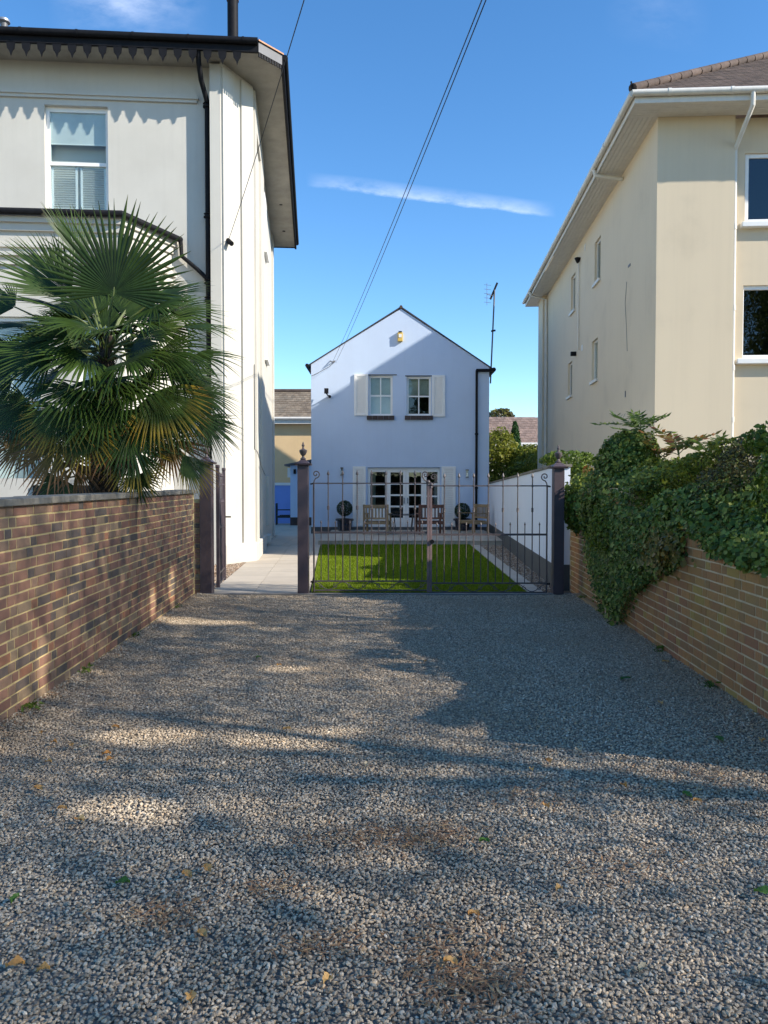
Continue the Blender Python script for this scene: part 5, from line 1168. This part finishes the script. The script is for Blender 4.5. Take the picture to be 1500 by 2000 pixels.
# middle: spreading, turning yellow
fpx(215,740,-.55, .1,-.25,-.8,118,210,.5,m_pg,(0,-.8,.6),38,.05,lowst(2.5))
fpx(122,800,-.5, -.1,-1,-.45,98,215,.22,m_py,(0,-1,.45),38,.05,lowst(2.3))
fpx(55,785,-.2, -.7,-.6,-.3,100,190,.3,m_pg,(0,-.9,.5),34,.05,lowst(2.3))
fpx(300,765,-.35, .75,-.75,-.35,128,150,.32,m_py,(.1,-.9,.6),34,.05,lowst(2.4))
fpx(380,765,.1, 1,-.55,.0,95,140,.4,m_pg,(0,-.8,.7),30,.05,lowst(2.4))
fpx(350,735,.35, .9,-.2,.3,110,150,.4,m_pg,(0,-.7,.7),30,.05,lowst(2.5))
fpx(110,740,.35, -.9,-.2,.3,120,150,.4,m_pg,(0,-.7,.7),30,.05,lowst(2.5))
fpx(265,800,-.4, .25,-1,-.4,88,190,.3,m_py,(0,-1,.4),34,.05,lowst(2.2))
fpx(25,740,.1, -1,-.5,-.1,90,150,.4,m_pg,(0,-.7,.7),28,.05,lowst(2.4))
# low: dead skirt
fpx(112,872,-.4, -.25,-.8,-.35,105,215,.18,m_pb,(0,-1,.5),36,.05,lowst(2.0),.12)
fpx(50,860,-.1, -.6,-.8,-.2,90,180,.25,m_pb,(0,-1,.5),32,.05,lowst(2.0),.15)
fpx(262,880,-.35, .25,-1,-.3,92,190,.2,m_py,(0,-1,.4),34,.05,lowst(1.9),.05)
fpx(330,862,-.15, .6,-1,-.2,90,170,.2,m_pb,(0,-1,.4),30,.05,lowst(2.0),.12)
fpx(357,888,-.35, .62,-.85,-.3,100,75,.08,m_py,(.35,-.9,.2),24,.2,lowst(1.9))
fpx(150,905,-.3, -.2,-1,-.2,75,170,.15,m_pb,(0,-1,.3),28,.05,lowst(1.8),.2)
fpx(120,935,-.1, -.4,-.8,-.1,70,180,.12,m_pg,(0,-1,.3),28,.05,lowst(1.6))
fpx(265,930,-.1, .3,-.9,-.1,62,200,.12,m_pg,(0,-1,.3),28,.05,lowst(1.6))
fpx(300,820,.35, .5,-.8,.3,100,180,.3,m_pg,(0,-.8,.4),30,.05,lowst(2.2))
fpx(90,830,.35, -.5,-.8,.3,110,180,.3,m_pg,(0,-.8,.4),30,.05,lowst(2.2))
fpx(215,850,-.45, 0,-1,-.4,85,180,.2,m_pb,(0,-1,.4),30,.05,lowst(2.1),.15)

# ================================================================== SHADE TREES out of the frame to the right (they stand mirrored in the windows)
LIT = [(G(285,1438),.36,.16),(G(560,1447),.40,.17),(G(650,1430),.22,.10),(G(235,1580),.27,.11),(G(300,1600),.14,.09),(G(400,1217),.55,.15),(G(560,1308),.25,.12),(G(345,1212),.3,.15)]  # ground spots kept sunlit by leaving out crown leaves on their rays
WALLLIT = [((lx(5.6), 5.62, .25), .06, .30), ((lx(9.6), 9.6, .35), .16, .22), ((lx(8.6), 8.7, .25), .12, .2)]
def shade_tree(cx, cy, h_, crowns, label, seed, n=9000, ls=.062):
    t_ = thing('broadleaf_tree', (cx, cy, 0), label, 'tree', 'trees shading the driveway'); P_, N_ = [], []
    for i, (c, r, k_) in enumerate(crowns):
        a, b = blob(c, r, int(n*k_), seed=seed+i, shell=.15, lump=.2); P_.append(a); N_.append(b)
    P_ = np.concatenate(P_); N_ = np.concatenate(N_); L_ = np.array(LDIR); k = P_[:,2]/-L_[2]; gp = P_+k[:,None]*L_
    keep = P_[:,2] > 1.6
    for c, ra, rb in LIT: keep &= ((gp[:,0]-c.x)/ra)**2+((gp[:,1]-c.y)/rb)**2 > 1
    for c, ra, rb in WALLLIT:
        kk = (c[0]-P_[:,0])/L_[0]; wp = P_+kk[:,None]*L_; keep &= ((wp[:,1]-c[1])/ra)**2+((wp[:,2]-c[2])/rb)**2 > 1
    leafcloud('crown', P_[keep], N_[keep], ls, m_treel, aspect=.65, parent=t_, tilt=1.2)
    mb = MB(); mb.tube([(cx,cy,-.1),(cx+.1,cy,h_*.35),(cx,cy+.1,h_*.8)], [.13,.10,.04], 9)
    for i in range(7):
        a_ = i*2*PI/7; mb.tube([(cx+.1,cy,h_*(.3+.05*i)),(cx+1.3*math.cos(a_),cy+1.3*math.sin(a_),h_*(.5+.05*i))], [.045,.015], 6)
    mb.build('trunk', m_bark, t_, smooth=True)
shade_tree(9.3, 5.4, 9, [((9.3,5.6,4.4),(2.2,2.8,2.8),1.2),((9.3,5.0,7.7),(2.0,3.0,2.4),4.2)], 'leafy tree out of view right of the drive, nearest the cream block', 1)
shade_tree(9.3, .9, 9.5, [((9.3,1.0,4.4),(2.3,3.3,3.2),2.6),((9.3,1.0,8.0),(2.2,3.3,2.6),3.7)], 'leafy tree out of view right of the drive, beside the camera', 21)
shade_tree(9.4, -3.6, 9.5, [((9.4,-3.6,4.6),(2.4,3.2,3.2),2.6),((9.4,-3.2,7.9),(2.2,3.2,2.6),3.0)], 'leafy tree out of view right of the drive, behind the camera', 41)

shade_tree(22.5, -15, 17, [((22.5,-15,9),(5,5,5.5),2.6),((22.5,-15,14),(4.6,4.6,4.6),2.2)], 'tall leafy tree out of view, mirrored in the windows of the cream block', 61, ls=.34)
shade_tree(5.2, -21, 13, [((5.2,-21,7),(3.2,3.0,4.6),1.2),((5.0,-21,11.3),(2.4,2.4,2.4),.7)], 'tall leafy tree out of view across the street behind the camera', 81, ls=.26)
hp = RNG.uniform(0,1,(9000,3)); hp = np.c_[-16+32*hp[:,0], -18.5+1.4*hp[:,1], .05+(2.9+.5*np.sin(hp[:,0]*40))*hp[:,2]**.7]
hgc = 1
hg = thing('street_hedge', (0,-18,0), 'clipped hedge out of view across the street behind the camera', 'hedge'); leafcloud('foliage', hp, np.tile([[0,1,.4]],(len(hp),1)), .26, m_dshrub, parent=hg); MB().box(-16, 16, -18.6, -17.6, 0, 2.7).build('core', pm('hedge_shade', (.02,.025,.012), .95, .3, 4, .5, 20), hg)  # dark core box added to keep bright horizon out of the door glass
# ================================================================== LITTER ON THE GRAVEL
def fleaf(u, v, size, mat, label, ang, kind_=0):
    g_ = G(u, v); n_ = 10; mb = MB(); ca, sa = math.cos(ang), math.sin(ang); pts = []
    for i in range(n_+1):
        t_ = i/n_; w_ = size*.36*math.sin(PI*min(1,t_*1.02))**.75*(1+.22*math.sin(t_*19))
        for sg_ in (-1, 0, 1):
            x, y = (t_-.5)*size, sg_*w_; z = .022+.008*math.sin(t_*3)+(.010 if sg_ else 0)*(1+.5*math.sin(t_*7+sg_)); pts.append((g_.x+x*ca-y*sa, g_.y+x*sa+y*ca, z))
    f = []
    for i in range(n_): q_ = i*3; f += [(q_,q_+1,q_+4,q_+3),(q_+1,q_+2,q_+5,q_+4)]
    mb.add(pts, f); o = mb.build('fallen_leaf', mat, smooth=True); return o
green = [((240,1737),.055,'green fallen leaf on the gravel at the left, the upper of two'),((30,1770),.05,'green fallen leaf on the gravel at the left edge'),((1405,1452),.075,'bright green fallen leaf near the right brick wall'),((1492,1757),.07,'bright green fallen leaf cut by the right edge of the picture'),((946,1655),.045,'small green fallen leaf right of the brown litter patch'),((1222,1332),.10,'olive green fallen leaf on the gravel beside the right wall'),((1342,1563),.06,'dull green fallen leaf right of centre'),((505,1290),.06,'green fallen leaf on the far gravel left of centre')]
for (uv, s_, lb) in green: put(fleaf(*uv, s_, m_fgreen, lb, random.uniform(0,6.28)), lb, 'leaf', 'fallen green leaves')
orange = [(165,1467),(226,1428),(80,1440),(105,1458),(140,1465),(215,1493),(208,1481),(75,1550),(122,1590),(155,1612),(560,1432),(716,1503),(405,1710),(365,1722),(545,1305),(1067,1585),(1130,1474),(1218,1544),(1038,1513),(1072,1496),(1362,1575),(1255,1908),(373,1967),(395,1840),(1092,1750),(925,1800),(830,1298),(1290,1380),(1325,1255),(640,1930),(880,1895),(30,1900),(85,1910),(1488,1455),(95,1497),(1300,1298)]
ORD = ('first second third fourth fifth sixth seventh eighth ninth tenth eleventh twelfth thirteenth fourteenth fifteenth sixteenth seventeenth eighteenth nineteenth twentieth').split()
ORD += ['twenty-'+o for o in ORD[:9]]+['thirtieth']+['thirty-'+o for o in ORD[:9]]
orange.sort()
for i, (u, v) in enumerate(orange):
    pale = (u,v) in ((165,1467),(1130,1474),(1255,1908),(716,1503)); row = 'near' if v > 1650 else 'far' if v < 1400 else 'middle'
    lab_ = '%s dry leaf on the %s gravel, %s dry leaf from the left' % ('straw coloured' if pale else 'orange', row, ORD[i])
    put(fleaf(u, v, random.uniform(.034,.06), m_cream_l if (u,v) in ((165,1467),(1130,1474),(1255,1908),(716,1503)) else m_orange, '', random.uniform(0,6.28)), lab_, 'leaf', 'fallen dry leaves on the gravel')
tw = MB(); m_tw = brickmat('dry_litter', [(0,(.24,.12,.055)),(.3,(.34,.17,.07)),(.6,(.17,.095,.05)),(.8,(.46,.28,.12)),(.93,(.60,.42,.22))], (.25,.14,.07))
cl_ = [((765,1640),.42,.17,420),((850,1640),.3,.2,120),((880,1880),.22,.25,330),((310,1790),.16,.13,170),((1010,1560),.35,.2,150),((520,1745),.18,.1,110),((930,1940),.2,.14,160),((1210,1700),.3,.2,120),((700,1480),.6,.5,110),((1340,1520),.5,.4,220),((640,1850),.2,.1,110),((1150,1200),.5,.4,260),((180,1290),.2,.5,160),((1000,1300),1.6,1.4,220)]
for (uv, sx, sy, n) in cl_:
    c_ = G(*uv)
    for _ in range(n):
        x, y = c_.x+random.gauss(0,sx*.5), c_.y+random.gauss(0,sy*.5)
        if y < 1.9: continue
        x = min(max(x, lx(y)+.03), rx(y)-.03); a_ = random.uniform(0,PI); l_ = random.uniform(.008,.035); z = random.uniform(.012,.024); d = Vector((math.cos(a_),math.sin(a_),random.uniform(-.15,.15)))*l_; s = Vector((-math.sin(a_),math.cos(a_),.1))*random.uniform(.0012,.0045)
        o_ = Vector((x,y,z)); tw.add([o_-d-s*.4, o_+s, o_+d+s*.3, o_-s], [(0,1,2,3)])
for _ in range(900):
    y = random.uniform(4.0, 11.1); x = (lx(y)+abs(random.gauss(0,.09))+.01) if random.random() < .5 else (rx(y)-abs(random.gauss(0,.12))-.01); a_ = random.uniform(0,PI); l_ = random.uniform(.01,.03); o_ = Vector((x,y,random.uniform(.02,.045))); d = Vector((math.cos(a_),math.sin(a_),random.uniform(-.3,.3)))*l_; s = Vector((-math.sin(a_),math.cos(a_),.2))*random.uniform(.002,.007)
    tw.add([o_-d-s*.4, o_+s, o_+d+s*.3, o_-s], [(0,1,2,3)])
put(tw.build('leaf_litter', m_tw), 'brown twigs and crumbled leaf litter scattered over the gravel', 'litter', kind='stuff')

m_weed = leafmat('weed_leaf', [(0,(.06,.11,.015)),(1,(.16,.22,.03))], .5, .3)
for i, (y, side) in enumerate(((5.3,-1),(6.4,-1),(7.9,-1),(9.8,-1),(5.9,1),(7.2,1),(9.4,1),(10.6,1))):
    x = lx(y)+.04 if side < 0 else rx(y)-.05; t_ = thing('weed', (x, y, 0), '%s small weed at the foot of the %s brick wall, counted from the camera' % (('first','second','third','fourth')[i % 4], 'left' if side < 0 else 'right'), 'weed', 'weeds along the walls')
    pts = [(x+random.gauss(0,.025), y+random.gauss(0,.05), random.uniform(.015,.075)) for _ in range(34)]; leafcloud('leaves', pts, [(0,-.3,1)]*34, .045, m_weed, parent=t_, aspect=.4)
